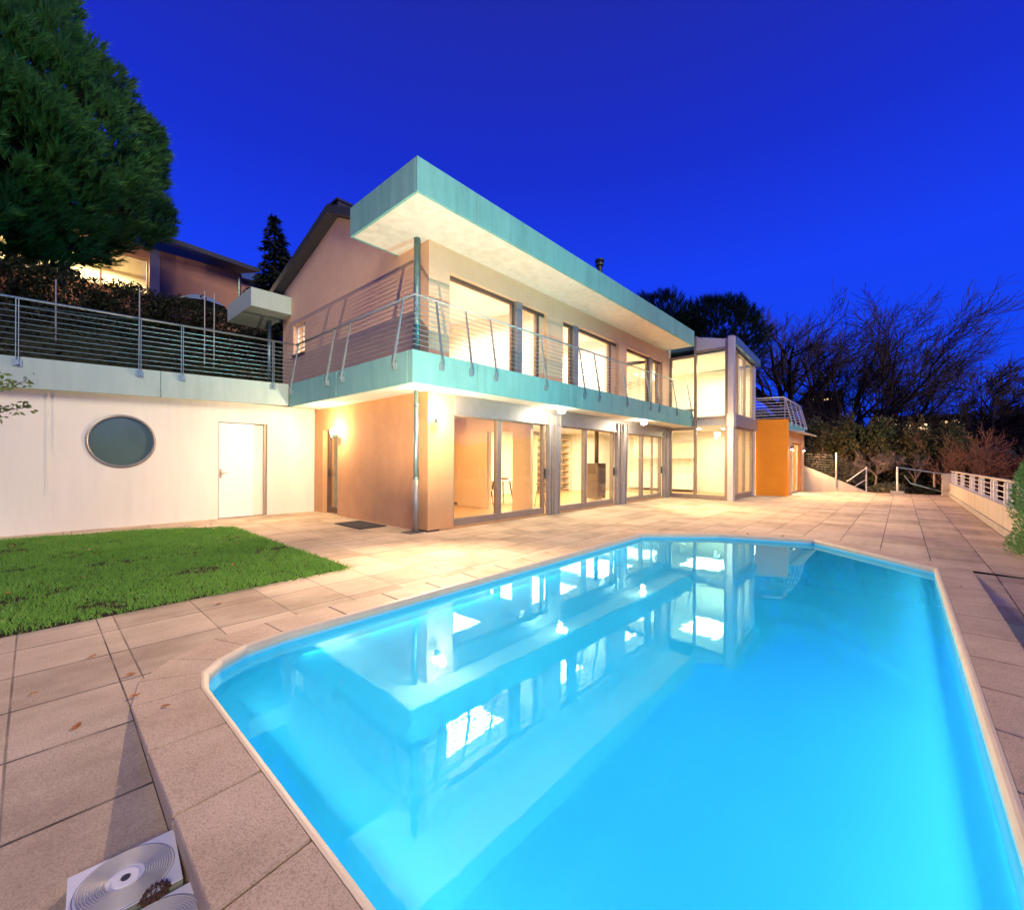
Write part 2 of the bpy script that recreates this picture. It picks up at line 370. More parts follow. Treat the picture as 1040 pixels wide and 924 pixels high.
# coping stones
g = G()
def lerp(a, b, t): return (a[0] + (b[0]-a[0])*t, a[1] + (b[1]-a[1])*t)
PN = off_poly(PIN, .038)
for i in range(n):
    a, b = PN[i], PN[(i+1) % n]; A, B = POUT[i], POUT[(i+1) % n]
    ln = (Vector(b) - Vector(a)).length; m_ = max(1, round(ln / .57)); gp = .0065 / max(ln, .01)
    for k in range(m_):
        small = ln < .5
        t0 = k / m_ + (0 if small else gp); t1 = (k+1) / m_ - (0 if small else gp)
        p = [lerp(a, b, t0), lerp(a, b, t1), lerp(A, B, t1), lerp(A, B, t0)]
        g.prism(p[::-1], -.4, .004)
o = g.build('coping', M['coping'], pool, bevel=.006); local(o, pool)
g = G()
for i in range(n):
    a, b = PN[i], PN[(i+1) % n]; A, B = POUT[i], POUT[(i+1) % n]
    g.poly([(*a, -.012), (*b, -.012), (*B, -.012), (*A, -.012)])
local(g.build('coping_bed', M['soil'], pool), pool)
# rounded cream nose
g = G(); prof = [(0.039, .0045), (.024, .003), (.010, -.004), (.0, -.018), (-.004, -.035), (0, -.06), (.03, -.065)]
rings = [off_poly(PIN, d) for d, z in prof]
for k in range(len(prof) - 1):
    for i in range(n):
        j = (i+1) % n
        g.poly([(*rings[k][i], prof[k][1]), (*rings[k+1][i], prof[k+1][1]), (*rings[k+1][j], prof[k+1][1]), (*rings[k][j], prof[k][1])])
local(g.build('edging', M['edging'], pool, smooth=False), pool)
water = G().poly([(x, y, -.085) for x, y in off_poly(PIN, .0)]).build('pool_water', M['water'], kind='structure')
def light(kind, name, loc, power, color, target=None, size=.1, angle=120, blend=1., parent=None):
    l = bpy.data.lights.new(name, kind); l.energy = power; l.color = color
    if kind == 'AREA': l.shape = 'RECTANGLE'; l.size, l.size_y = size if isinstance(size, tuple) else (size, size)
    elif kind != 'SUN': l.shadow_soft_size = size
    if kind == 'SPOT': l.spot_size = R(angle); l.spot_blend = blend
    o = bpy.data.objects.new(name, l); col.objects.link(o); o.location = loc
    if target is not None:
        o.rotation_euler = (Vector(target) - Vector(loc)).to_track_quat('-Z', 'Y').to_euler()
    return o
PW = 47
# LED strips added under the coping to light the basin evenly
def strip(x0, y0, x1, y1, nx, ny, power):
    cx_, cy_ = (x0 + x1) / 2, (y0 + y1) / 2; ln = math.hypot(x1 - x0, y1 - y0)
    ax, ay = (x1 - x0) / ln, (y1 - y0) / ln
    g = G(); k = .012
    g.hexa([(x0, y0, -.17), (x1, y1, -.17), (x1 + nx*k, y1 + ny*k, -.17), (x0 + nx*k, y0 + ny*k, -.17)], [(x0, y0, -.15), (x1, y1, -.15), (x1 + nx*k, y1 + ny*k, -.15), (x0 + nx*k, y0 + ny*k, -.15)])
    local(g.build('added_light_strip', M['addedlamp'], pool), pool)
    l = light('AREA', 'pool_fill_light', (cx_ + nx * .03, cy_ + ny * .03, -.2), power, (.28, .84, 1), (cx_ + nx * 1.4, cy_ + ny * 1.4, -1.3), size=(ln, .06))
    z = -Vector((nx * 1.37, ny * 1.37, -1.1)).normalized(); xx = Vector((ax, ay, 0)); yy = z.cross(xx)
    mm_ = Matrix((xx, yy, z)).transposed().to_4x4(); mm_.translation = l.location; l.matrix_world = mm_
strip(-3.9, -7.13, 2.8, -7.13, 0, 1, PW * .8)
strip(-4.375, -3.8, -4.375, -6.6, 1, 0, PW * .24)
strip(-3.6, -3.10, 2.6, -3.10, 0, -1, PW * .8)
# small underwater uplight bracketed to the far wall; throws the railing shadows
local(G().lathe([(.07, 0), (.07, .05), (.03, .08)], (-3.05, -3.12, -.2), 20, 'y').build('uplight', M['steelw'], pool), pool)
light('SPOT', 'uplight_beam', (-3.05, -3.66, -.05), 2100, (1, .70, .44), (.2, 1.3, 5.7), size=.004, angle=78, blend=.7)
gs_ = empty('added_spotlight', (.8, -7.9, -.09), label='added turquoise ground spotlight that colours the roof edge, unseen outside the frame', cat='spotlight')
G().tube([(0, 0, 0), (0, 0, .06)], .012, 8).lathe([(.05, .05), (.055, .12), (.05, .13)], (0, 0, 0), 16).build('housing', M['dark'], gs_)
G().lathe([(.045, .131), (.045, .135)], (0, 0, 0), 16).build('lens', M['addedlamp'], gs_)
light('SPOT', 'fascia_fill_beam', (.8, -7.88, .09), 1350, (.03, .88, .90), (1.0, -1.0, 5.2), size=.2, angle=76, blend=.8)  # added beam, tints the roof edge and fascia turquoise

# ------------------------------------------------------------------ lawn
def lawn_edge(x):  # far edge t as function of s
    return 3.55 + (4.45 - 3.55) * min(1, max(0, (-2.5 - x) / 3.2)) ** .8
LP = [(-14, -1.62), (-5.3, -1.60), (-2.42, -1.50), (-2.36, -1.42), (-2.40, 3.3), (-2.62, 3.6), (-3.6, 4.05), (-5.0, 4.38), (-14, 4.5)]
lawn = G().prism(LP, -.05, .012).build('lawn_soil', M['soil'], kind='structure')
rnd = random.Random(3)
g = G()
def inlawn(x, y):
    if x > -2.38 or y < -1.60: return False
    far = 3.35 if x > -2.5 else (3.6 + (-2.62 - x) * .42 if x > -3.6 else (4.05 + (-3.6 - x) * .235 if x > -5 else 4.4))
    return y < far
cnt = 0
while cnt < 105000:
    x = rnd.uniform(-7.6, -2.33); y = rnd.uniform(-1.66, 4.45)
    if not inlawn(x + rnd.gauss(0, .035), y + rnd.gauss(0, .035)): continue
    cnt += 1
    a = rnd.uniform(0, 6.283); pn = noise.noise((x * 1.6, y * 1.6, 0)) + .5 * noise.noise((x * 6, y * 6, 3))
    if pn < -.42 and rnd.random() < .75: continue
    h = (.028 + .024 * rnd.random()) * (1 + .45 * pn); w = .0035 + .003 * rnd.random()
    lx, ly = rnd.gauss(0, .022), rnd.gauss(0, .022); zz = .010
    ca, sa = math.cos(a) * w, math.sin(a) * w
    g.poly([(x - ca, y - sa, zz), (x + ca, y + sa, zz), (x + lx, y + ly, zz + h)])
g.build('grass', M['grass'], label='short green lawn grass beside the pool terrace', cat='grass', kind='stuff')

# ------------------------------------------------------------------ terrain
def hgt(x, y):
    def sm(a, b, v): t = min(1, max(0, (v - a) / (b - a))); return t * t * (3 - 2 * t)
    h = -.9
    up = 3.15 * sm(5.15, 5.3, y)
    up += sm(6.8, 9.0, y) * 1.6 + sm(9, 14, y) * 1.5 + sm(14, 19, y) * 1.3 + sm(20, 60, y) * 6
    k = 1 - sm(21, 26, x)
    k2 = sm(5.15, 5.3, y)
    hl = -3.2 + (up + 3.2) * k2 if True else 0
    # right side garden
    hr = -.25 + sm(26, 60, x) * 3.2 + sm(60, 140, x) * 7 + sm(4, 30, y) * 5
    hr -= 1.3 * sm(-8.45, -9.2, y) * (1 - sm(19, 26, x))
    if x > 21.6: 
        t = sm(21.6, 27, x)
        return (hr if y < 6 else hr * t + hl * (1 - t))
    if y < -8.45: return -1.5 - sm(-8.45, -30, y) * 2 if x < 21.6 else hr
    if x < -14.05 and y < 5.2: return -.35
    return hl
g = G()
xs = [-60, -40, -25, -18, -14.06, -14] + [-14 + .9 * i for i in range(1, 40)] + [21.55, 21.65] + [22 + 1.2 * i for i in range(16)] + [42 + 4 * i for i in range(10)] + [90, 110, 130, 160, 220, 320]
ys = [-120, -80, -50, -35, -25, -18, -14, -11, -9.5, -8.5, -8.42] + [-8 + 1.1 * i for i in range(12)] + [5.16, 5.34] + [6 + .8 * i for i in range(20)] + [24, 28, 33, 40, 50, 65, 90, 130, 200]
idx = {}
for i, x in enumerate(xs):
    for j, y in enumerate(ys):
        idx[i, j] = len(g.v); z = hgt(x, y)
        if z > 1 or x > 24: z += .25 * noise.noise((x * .35, y * .35, 1)) 
        g.v.append((x, y, z))
for i in range(len(xs) - 1):
    for j in range(len(ys) - 1):
        g.f.append((idx[i, j], idx[i+1, j], idx[i+1, j+1], idx[i, j+1]))
g.build('garden_ground', M['slope'], smooth=True, kind='structure')

# ------------------------------------------------------------------ HOUSE
house = empty('house', (0, 0, 0), label='two-storey peach rendered house with long cantilevered flat roof and lit glass doors', cat='house')
ZS, ZF, ZR, ZT = 2.74, 3.31, 5.67, 6.22      # balcony soffit, upper floor, roof soffit, roof top
XE = 11.65
def part(g, name, m, parent=house, bevel=0, smooth=False, **kw): return g.build(name, m, parent, bevel=bevel, smooth=smooth, **kw)
# side wall, lower (with side door) and gable above
g = G(); wall(g, 'y', 0, .3, .42, 7.4, 0, ZS, [(3.70, 4.53, -.01, 2.18)])
part(g, 'side_wall', M['peach'])
g = G()
# pillar at the corner with thin shadow joint at the base
g.box(0, .65, 0, .42, .035, ZS)
part(g, 'corner_pillar', M['peach'], bevel=.004)
part(G().box(.02, .63, .02, .40, 0, .035), 'pillar_base', M['dark'])
# gable wall with small window hole, polygon outline
g = G(); wall(g, 'y', 0, .3, .3, 7.3, ZF, 6.2, [(5.69, 6.50, 4.44, 5.32)])
for x in (0, .3):
    g.poly([(x, .3, 6.2), (x, 7.3, 6.2), (x, 7.3, 6.45), (x, 3.77, 7.5), (x, 1.2, 6.3), (x, .3, 6.2)])
part(g, 'gable_wall', M['upper'])
# upper front wall with three window groups
WIN = [(.52, 3.75), (4.46, 7.55), (8.10, 11.0)]
g = G(); wall(g, 'x', 0, .3, 0, XE, ZF, ZR, [(a, b, 3.44, 5.2) for a, b in WIN])
part(g, 'front_wall', M['upper'])
# slabs
def fr(x): return -.53 - (x + .7) * .32 / 12.45        # front line of the balcony slab
g = G()
SL = [(-.72, fr(-.72)), (11.72, fr(11.72)), (11.72, .0), (.0, .0), (0, 7.4), (-.72, 7.4)]
SL = [(-.72, fr(-.72)), (11.72, fr(11.72)), (11.72, .05), (0, .05), (0, 4.86), (-.72, 4.86)]
g.prism(SL, ZS + .012, ZF - .012)
part(g, 'balcony_slab', M['soffit'])
part(G().prism([(-.68, fr(-.68)+.04), (11.68, fr(11.7)+.04), (11.68, .05), (0, .05), (0, 4.8), (-.68, 4.8)], ZS, ZS + .02), 'balcony_soffit', M['soffit'])
# fascia panels: front with joints, side with joints (small shadow gaps)
g = G()
js = [-.72, .75, 4.4, 8.1, 11.72]
for a, b in zip(js, js[1:]):
    p = [(a + .005, fr(a) - .03), (b - .005, fr(b) - .03), (b - .005, fr(b) + .01), (a + .005, fr(a) + .01)]
    g.prism(p, ZS - .005, ZF)
part(g, 'front_fascia', M['fascia'], bevel=.004)
g = G()
js = [fr(-.72) - .03, -.40, 2.24, 4.80]
for a, b in zip(js, js[1:]): g.box(-.755, -.715, a + .005 if a != js[0] else a, b - .005, ZS - .005, ZF)
part(g, 'side_fascia', M['fascia'], bevel=.004)
# roof slab box
RX0, RX1, RY0, RY1 = -1.06, 11.25, -1.09, 1.07
part(G().box(RX0 + .03, RX1 - .03, RY0 + .03, 0.0, ZR, ZR + .1).box(RX0 + .03, 0, 0, RY1 - .03, ZR, ZR + .1), 'roof_soffit', M['soffit'])
g = G()
js = [RX0, .24, 3.93, 7.58, RX1]
for a, b in zip(js, js[1:]): g.box(a + .004, b - .004, RY0, RY0 + .05, ZR - .004, ZT)
g.box(RX0, RX0 + .05, RY0 + .06, RY1, ZR - .004, ZT).box(RX0 + .06, 0, RY1 - .05, RY1, ZR - .004, ZT)
g.box(RX1 - .05, RX1, RY0 + .06, 0, ZR - .004, ZT)
part(g, 'roof_fascia', M['fascia'], bevel=.004)
part(G().box(RX0 + .05, RX1 - .05, RY0 + .05, RY1 - .05, ZT - .06, ZT - .03), 'flat_roof', M['dark'])
# pitched roof behind with dark verge
g = G()
for (y0, z0), (y1, z1) in (((.6, 6.02), (3.77, 7.52)), ((3.77, 7.52), (7.6, 6.38))):
    g.hexa([(-.28, y0, z0), (XE, y0, z0), (XE, y1, z1), (-.28, y1, z1)], [(-.28, y0, z0 + .2), (XE, y0, z0 + .2), (XE, y1, z1 + .2), (-.28, y1, z1 + .2)])
roof = part(g, 'pitched_roof', M['dark'])
# stove flue and ridge cap
def cowl(x, y, z0, z1, r, nme):
    g = G().lathe([(r*.8, z0), (r*.8, z1 - r*2.2), (r*1.25, z1 - r*2.1), (r*1.25, z1 - r*1.3), (r*.9, z1 - r*1.25), (r*.9, z1 - r*.9), (r*1.45, z1 - r*.8), (r*1.3, z1 - r*.2), (r*.3, z1)], (x, y, 0), 18)
    return part(g, nme, M['dark'], roof)
cowl(8.35, 1.2, 6.1, 8.58, .115, 'chimney')
part(G().box(-.1, .5, 3.55, 3.95, 7.6, 7.80).box(-.14, .5, 3.52, 3.96, 7.80, 7.85), 'chimney', M['dark'], roof)
# back and inner shell so no sky shows through
g = G(); wall(g, 'x', 7.1, 7.4, .3, XE, 0, 6.3); wall(g, 'y', XE - .02, XE + .1, .0, 7.4, 0, 6.2, [(.3, 4.5, .06, 2.6), (.3, 4.5, 3.4, 5.6)])
part(g, 'rear_wall', M['inwall'])
part(G().box(.3, 15.1, .002, 7.1, -.04, .045), 'ground_floor', M['wood'])
part(G().box(.3, XE, .3, 7.1, ZS - .10, ZS - .02), 'ground_ceiling', M['white'])
part(G().box(.3, XE, .05, 7.1, ZF - .4, ZF + .06), 'upper_floor', M['wood'])
g = G(); g.hexa([(.3, .3, 5.45), (XE, .3, 5.45), (XE, 7.1, 6.1), (.3, 7.1, 6.1)], [(.3, .3, 5.5), (XE, .3, 5.5), (XE, 7.1, 6.15), (.3, 7.1, 6.15)])
part(g, 'upper_ceiling', M['white'])
g = G(); wall(g, 'y', 4.0, 4.12, .3, 7.1, ZF + .06, 5.9); wall(g, 'y', 7.75, 7.87, .3, 7.1, ZF + .06, 5.9); wall(g, 'x', 4.2, 4.3, .3, XE, ZF + .06, 6)
part(g, 'upper_partition', M['inwall'])
# ground floor partition with doorway; warm room on the left
g = G(); wall(g, 'y', 3.5, 3.6, .32, 5.0, .05, ZS - .1, [(.95, 1.85, .04, 2.2)])
wall(g, 'x', 3.9, 4.0, .3, 3.5, .05, ZS - .1)
part(g, 'room_partition', M['inorange'])
part(G().box(3.44, 3.48, 1.87, 3.12, .05, 2.24), 'sliding_panel', M['inorange'], label='warm beige sliding door panel')
part(G().box(3.485, 3.497, 3.12, 3.89, .05, .13).box(.32, 3.5, 3.885, 3.898, .05, .13), 'skirting', M['chwood'])
g = G(); wall(g, 'x', 5.0, 5.1, 3.6, 15.4, .05, ZS - .1)
part(g, 'back_partition', M['inwall'])
# steel lintel beam
g = G().box(.65, XE + .02, -.03, .12, 2.34, 2.70).box(.65, XE + .02, -.06, .12, 2.70, 2.735).box(.65, XE + .02, -.05, -.03, 2.33, 2.36)
part(g, 'lintel_beam', M['beam'], bevel=.003)
# steel H columns between the doors
def hcol(x, w, lean=0.):
    g = G(); y0, y1 = -.08, .05
    for a in (x, x + w):
        g.hexa([(a - .012 , y0, 0), (a + .012, y0, 0), (a + .012, y1, 0), (a - .012, y1, 0)],
               [(a - .012 + lean, y0, 2.60), (a + .012 + lean, y0, 2.60), (a + .012 + lean, y1, 2.60), (a - .012 + lean, y1, 2.60)])
    g.hexa([(x, -.04, 0), (x + w, -.04, 0), (x + w, -.02, 0), (x, -.02, 0)], [(x + lean, -.04, 2.58), (x + w + lean, -.04, 2.58), (x + w + lean, -.02, 2.58), (x + lean, -.02, 2.58)])
    part(g, 'steel_column', M['colpaint'], bevel=.002)
hcol(3.80, .12); hcol(4.02, .22, .05)
hcol(7.40, .22); hcol(7.70, .28, .10)
hcol(11.10, .16, 0); hcol(11.34, .2, .12)
# sliding glass doors
def sliding(x0, x1, mull, sash=None):
    f = empty('sliding_door', (x0, .1, 0)); f.parent = house
    g = G().box(x0, x1, .04, .16, .03, .19).box(x0, x1, .04, .16, 2.31, 2.345).box(x0, x0 + .05, .04, .16, .19, 2.31).box(x1 - .06, x1, .04, .16, .19, 2.31)
    g.box(mull, mull + .13, .03, .15, .19, 2.31)
    if sash: g.box(sash, sash + .06, .08, .15, .19, 2.31)
    local(g.build('door_frame', M['alu'], f, bevel=.003), f)
    local(G().box(x0 + .05, mull, .09, .10, .19, 2.31).build('pane', M['glass'], f), f)
    local(G().box(mull + .13, x1 - .06, .10, .11, .19, 2.31).build('pane', M['glass'], f), f)
    local(G().box(x1 - .05, x1 - .03, -.01, .04, .95, 1.2).build('handle', M['dark'], f), f)
sliding(.65, 3.74, 1.97); sliding(4.36, 7.34, 5.61); sliding(8.08, 11.02, 9.32, 10.3)
# upper windows
def upwin(a, b, post0, post1, e):
    f = empty('window', (a, .1, 3.44)); f.parent = house
    g = G().box(a, b, .10, .18, 3.44, 3.50).box(a, b, .10, .18, 5.12, 5.2).box(a, a + .07, .10, .18, 3.5, 5.12).box(e, e + .1, .10, .18, 3.5, 5.12)
    g.box(post0 - .08, post0, .10, .18, 3.5, 5.12).box(post1, post1 + .06, .10, .18, 3.5, 5.12)
    local(g.build('frame', M['bronze'], f, bevel=.003), f)
    local(G().box(post0, post1, .02, .22, 3.44, 5.2).build('post', M['beam'], f, bevel=.004), f)
    local(G().box(a + .07, post0 - .08, .14, .15, 3.5, 5.12).build('pane', M['glass'], f), f)
    local(G().box(post1 + .06, e, .14, .15, 3.5, 5.12).build('pane', M['glass'], f), f)
    if e + .1 < b: local(G().box(e + .1, b, .12, .3, 3.44, 5.2).build('jamb', M['orange'] if 0 else M['upper'], f), f)
    local(G().box(a - .02, b + .02, -.03, .1, 3.40, 3.44).build('sill', M['bronze'], f), f)
upwin(.52, 3.75, 2.58, 2.80, 3.44); upwin(4.46, 7.55, 5.02, 5.25, 7.12); upwin(8.10, 11.0, 9.95, 10.18, 10.72)
# gable window with muntins
f = empty('window', (0, 6.1, 4.44)); f.parent = house
g = G().box(.1, .16, 5.69, 6.5, 4.44, 4.5).box(.1, .16, 5.69, 6.5, 5.26, 5.32).box(.1, .16, 5.69, 5.75, 4.5, 5.26).box(.1, .16, 6.44, 6.5, 4.5, 5.26)
for k in range(1, 5): g.box(.11, .15, 5.75, 6.44, 4.5 + .152 * k - .012, 4.5 + .152 * k + .012)
g.box(.11, .15, 6.08, 6.11, 4.5, 5.26)
local(g.build('frame', M['white'], f), f); local(G().box(.125, .13, 5.75, 6.44, 4.5, 5.26).build('pane', M['glass'], f), f)
local(G().box(-.04, .1, 5.66, 6.53, 4.40, 4.44).build('sill', M['bronze'], f), f)
# side door: recessed glazed leaf
f = empty('side_door', (0, 4.1, 0)); f.parent = house
local(G().box(.12, .18, 3.70, 3.76, .02, 2.18).box(.12, .18, 4.40, 4.53, .02, 2.18).box(.12, .18, 3.76, 4.40, 2.08, 2.18).box(.12, .18, 3.76, 4.40, .02, .16).build('frame', M['bronze'], f, bevel=.003), f)
local(G().box(.145, .15, 3.76, 4.40, .16, 2.08).build('pane', M['glass'], f), f)
local(G().box(.08, .12, 4.36, 4.38, .95, 1.15).build('handle', M['dark'], f), f)
# downpipe
g = G().tube([(-.17, .15, .82), (-.17, .15, ZS)], .045, 14).tube([(-.17, .15, 1.03), (-.17, .15, 1.07)], .055, 14).tube([(-.17, .15, 2.45), (-.17, .15, 2.49)], .055, 14)
g.tube([(-.17, .15, ZF), (-.17, .15, ZR)], .062, 14)
part(g, 'downpipe', M['zinc'], smooth=True)
part(G().tube([(-.17, .15, 0), (-.17, .15, 1.03)], .058, 14), 'pipe_sleeve', M['beam'], smooth=True)
# railing: leaning posts, handrail, ten wires
def railing(parent, pts, posts, z0, z1, lean, nw=10, m='rail', rr=.022, name='railing', rails=True, bz=-.22):
    """pts: plan line at slab face; lean: inward vector per segment"""
    r = empty(name, (pts[0][0], pts[0][1], z0)); r.parent = parent
    top = G(); wires = []
    # inward corner handling: leaned line at the top
    def line(t):
        out = []
        for i, p in enumerate(pts):
            l = [lean[k] for k in (i - 1, i) if 0 <= k < len(lean)]
            out.append((p[0] + sum(a[0] for a in l) * t if len(l) < 3 else 0, p[1] + sum(a[1] for a in l) * t))
        return out
    tl = line(1.)
    h = G().tube([(x, y, z1) for x, y in tl], rr, 10)
    local(h.build('handrail', M[m], r, smooth=True), r)
    for k in range(nw):
        t = (k + .7) / (nw + .4); z = z0 + .03 + (z1 - z0 - .03) * t
        g = G().tube([(x, y, z) for x, y in line(t * .9 + .1)], .0065 if m == 'rail' else .011, 6)
        local(g.build('wire' if m == 'rail' else 'rail_bar', M[m], r), r)
    for (x, y, si) in posts:
        lx, ly = lean[si]
        bx, by = x, y
        a, b = pts[si], pts[si + 1]; d = Vector((b[0] - a[0], b[1] - a[1])).normalized(); nn = Vector((d.y, -d.x))
        if nn.dot(Vector((lx, ly))) > 0: nn = -nn
        if abs(lx) + abs(ly) < 1e-4: nn = Vector((0, -1))
        g = G(); w = .02; t_ = .006
        base = Vector((bx, by, z0 + bz)) + Vector((nn.x, nn.y, 0)) * .05
        topp = Vector((bx + lx, by + ly, z1 - rr))
        up = (topp - base)
        for s_ in (-1, 1):
            o0 = Vector((d.x, d.y, 0)) * (.012 * s_)
            q = Vector((d.x, d.y, 0)) * .004; e = Vector((nn.x, nn.y, 0)) * .022
            g.hexa([base + o0 - q - e, base + o0 + q - e, base + o0 + q + e, base + o0 - q + e],
                   [topp + o0 - q - e * .5, topp + o0 + q - e * .5, topp + o0 + q + e * .5, topp + o0 - q + e * .5])
        # fixing bracket on the fascia with two bolts
        c = Vector((bx, by, z0 + bz)) + Vector((nn.x, nn.y, 0)) * .012
        dd = Vector((d.x, d.y, 0)) * .05; ee = Vector((nn.x, nn.y, 0)) * .012; u = Vector((0, 0, .06))
        g.hexa([c - dd - ee - u, c + dd - ee - u, c + dd + ee - u, c - dd + ee - u], [c - dd - ee + u, c + dd - ee + u, c + dd + ee + u, c - dd + ee + u])
        c2 = c + Vector((nn.x, nn.y, 0)) * .03
        dd = dd * .4
        g.hexa([c2 - dd - ee * 2 - u, c2 + dd - ee * 2 - u, c2 + dd + ee - u, c2 - dd + ee - u], [c2 - dd - ee * 2 + u, c2 + dd - ee * 2 + u, c2 + dd + ee + u, c2 - dd + ee + u])
        local(g.build('post', M[m], r), r)
    return r
fx = [-.14, .57, 1.23, 2.86, 4.44, 5.14, 6.65, 8.18, 8.82, 10.25, 11.6]
posts = [(x, fr(x) - .03, 1) for x in fx] + [(-.755, y, 0) for y in (-.03, 1.93, 2.63, 4.62)]
railing(house, [(-.755, 4.78), (-.755, fr(-.72) - .03), (11.66, fr(11.7) - .03)], posts, ZF, 4.34, [(.16, 0), (0, .16)])
# canopy box on the gable
g = G().box(-1.07, 0, 6.66, 8.86, 5.68, 6.2)
part(g, 'entrance_canopy', M['fasciap'], bevel=.004)
part(G().tube([(-.25, 7.7, 3.3), (-.25, 7.7, 5.68)], .05, 12), 'canopy_pipe', M['zinc'], smooth=True)

# ---- glass tower
TX0, TX1, TY = 11.68, 15.2, -2.2
tower = empty('glass_tower', (TX0, TY, 0), label='two-storey glazed bay with blue flashing at the far end of the house', cat='glass bay')
TL = [(11.72, 0.0), (11.66, -2.13)]    # left face line, nearly square to the facade
def tz(x): return 5.93 - (x - 11.7) * .075      # sloping top
def tp(g, name, m, parent=tower, bevel=0, **kw): return local(g.build(name, m, parent, bevel=bevel, **kw), tower)
tp(G().prism([(11.70, -2.10), (15.12, -2.10), (15.12, .0), (11.76, .0)], -.02, .043), 'tower_floor', M['wood'])
g = G()  # plinth
g.prism([(11.66, -2.14), (15.2, -2.2), (15.2, -2.06), (11.80, -2.0), (11.85, 0), (11.70, 0)], 0, .16)
tp(g, 'plinth', M['alu'])
# left face mullions (x about 11.7)
g = G()
def lpost(y0, y1, z0, z1, d=.09): g.box(11.66, 11.66 + d, y0, y1, z0, z1)
lpost(-.10, 0, .16, 5.45); lpost(-1.03, -.94, .16, 6.15, .12); lpost(-2.14, -2.04, .16, 5.88, .12)
lpost(-.94, -.10, 2.60, 2.72); lpost(-.94, -.10, 3.32, 3.40); lpost(-2.04, -1.03, 2.98, 3.05); lpost(-.94, -.1, 5.36, 5.46)
lpost(-2.04, -1.03, 5.50, 5.58)
tp(g, 'left_mullions', M['alu'], bevel=.003)
g = G().box(11.70, 11.71, -.94, -.10, .16, 5.36).box(11.70, 11.71, -2.04, -1.03, .16, 5.5)
tp(g, 'left_pane', M['glass'])
# panel over the left glazing, tilted top
g = G().hexa([(11.67, -2.04, 5.58), (11.75, -2.04, 5.58), (11.75, -1.03, 5.58), (11.67, -1.03, 5.58)], [(11.67, -2.04, 5.86), (11.75, -2.04, 5.86), (11.75, -1.03, 6.1), (11.67, -1.03, 6.1)])
tp(g, 'left_head_panel', M['steelw'])
# corner white post
tp(G().box(11.62, 11.86, -2.34, -2.15, .0, 5.93), 'corner_post', M['steelw'], bevel=.004)
g = G()
xs_ = [11.98, 12.62, 13.62, 14.72]
for x in xs_: g.box(x - .03, x + .03, -2.24, -2.14, .16, 2.70).box(x - .03, x + .03, -2.24, -2.14, 3.14, tz(x) - .34)
g.box(11.86, 15.2, -2.23, -2.15, .16, .22); g.box(11.86, 14.75, -2.23, -2.15, 2.62, 2.68).box(11.86, 14.75, -2.23, -2.15, 3.12, 3.2)
g.hexa([(11.86, -2.23, tz(11.86) - .38), (14.9, -2.23, tz(14.9) - .38), (14.9, -2.15, tz(14.9) - .38), (11.86, -2.15, tz(11.86) - .38)],
       [(11.86, -2.23, tz(11.86) - .3), (14.9, -2.23, tz(14.9) - .3), (14.9, -2.15, tz(14.9) - .3), (11.86, -2.15, tz(11.86) - .3)])
tp(g, 'front_mullions', M['mullion'], bevel=.002)
tp(G().box(11.86, 14.72, -2.20, -2.19, .2, 2.65).poly([(11.86, -2.195, 3.15), (14.72, -2.195, 3.15), (14.72, -2.195, tz(14.72) - .34), (11.86, -2.195, tz(11.86) - .34)]), 'front_pane', M['glass'])
tp(G().box(14.78, 15.12, -2.26, -2.14, .0, 5.6), 'end_post', M['steelw'], bevel=.004)
tp(G().box(15.12, 15.2, -2.12, 4.6, 0, 5.7).box(11.8, 15.12, 4.5, 4.6, 0, 5.8), 'inner_wall', M['inwall'])
tp(G().box(11.78, 15.12, -2.12, 4.5, 5.42, 5.46), 'tower_ceiling', M['inwall'])
g = G().box(11.88, 15.2, -2.32, -2.16, 2.70, 3.12)
tp(g, 'floor_band', M['beam'], bevel=.004)
tp(G().box(11.60, 11.9, -2.36, -2.12, 2.68, 3.14), 'band_cap', M['steelw'], bevel=.004)
tp(G().box(11.78, 15.12, -2.14, 4.5, 2.75, 3.1), 'tower_mid_floor', M['white'])
g = G().hexa([(11.66, -2.42, 5.63), (15.3, -2.42, tz(15.3) - .30), (15.3, 0, tz(15.3) - .30), (11.66, 0, 5.63)], [(11.66, -2.42, 5.66), (15.3, -2.42, tz(15.3) - .27), (15.3, 0, tz(15.3) - .27), (11.66, 0, 5.66)])
g = G().hexa([(11.86, -2.40, tz(11.86) - .30), (15.3, -2.40, tz(15.3) - .30), (15.3, 4.7, tz(15.3) - .2), (11.66, 4.7, 5.9)], [(11.86, -2.40, tz(11.86)), (15.3, -2.40, tz(15.3)), (15.3, 4.7, tz(15.3) + .1), (11.66, 4.7, 6.1)])
tp(g, 'tower_roof', M['bluecap'], bevel=.006)
# vertical blinds seen through the front panes
g = G()
for x in (12.2, 12.45, 12.95, 13.25, 13.85, 14.15, 14.45): g.box(x, x + .11, -1.95, -1.93, .2, 2.7).box(x, x + .11, -1.95, -1.93, 3.15, 5.2)
tp(g, 'blind', M['curtain'])

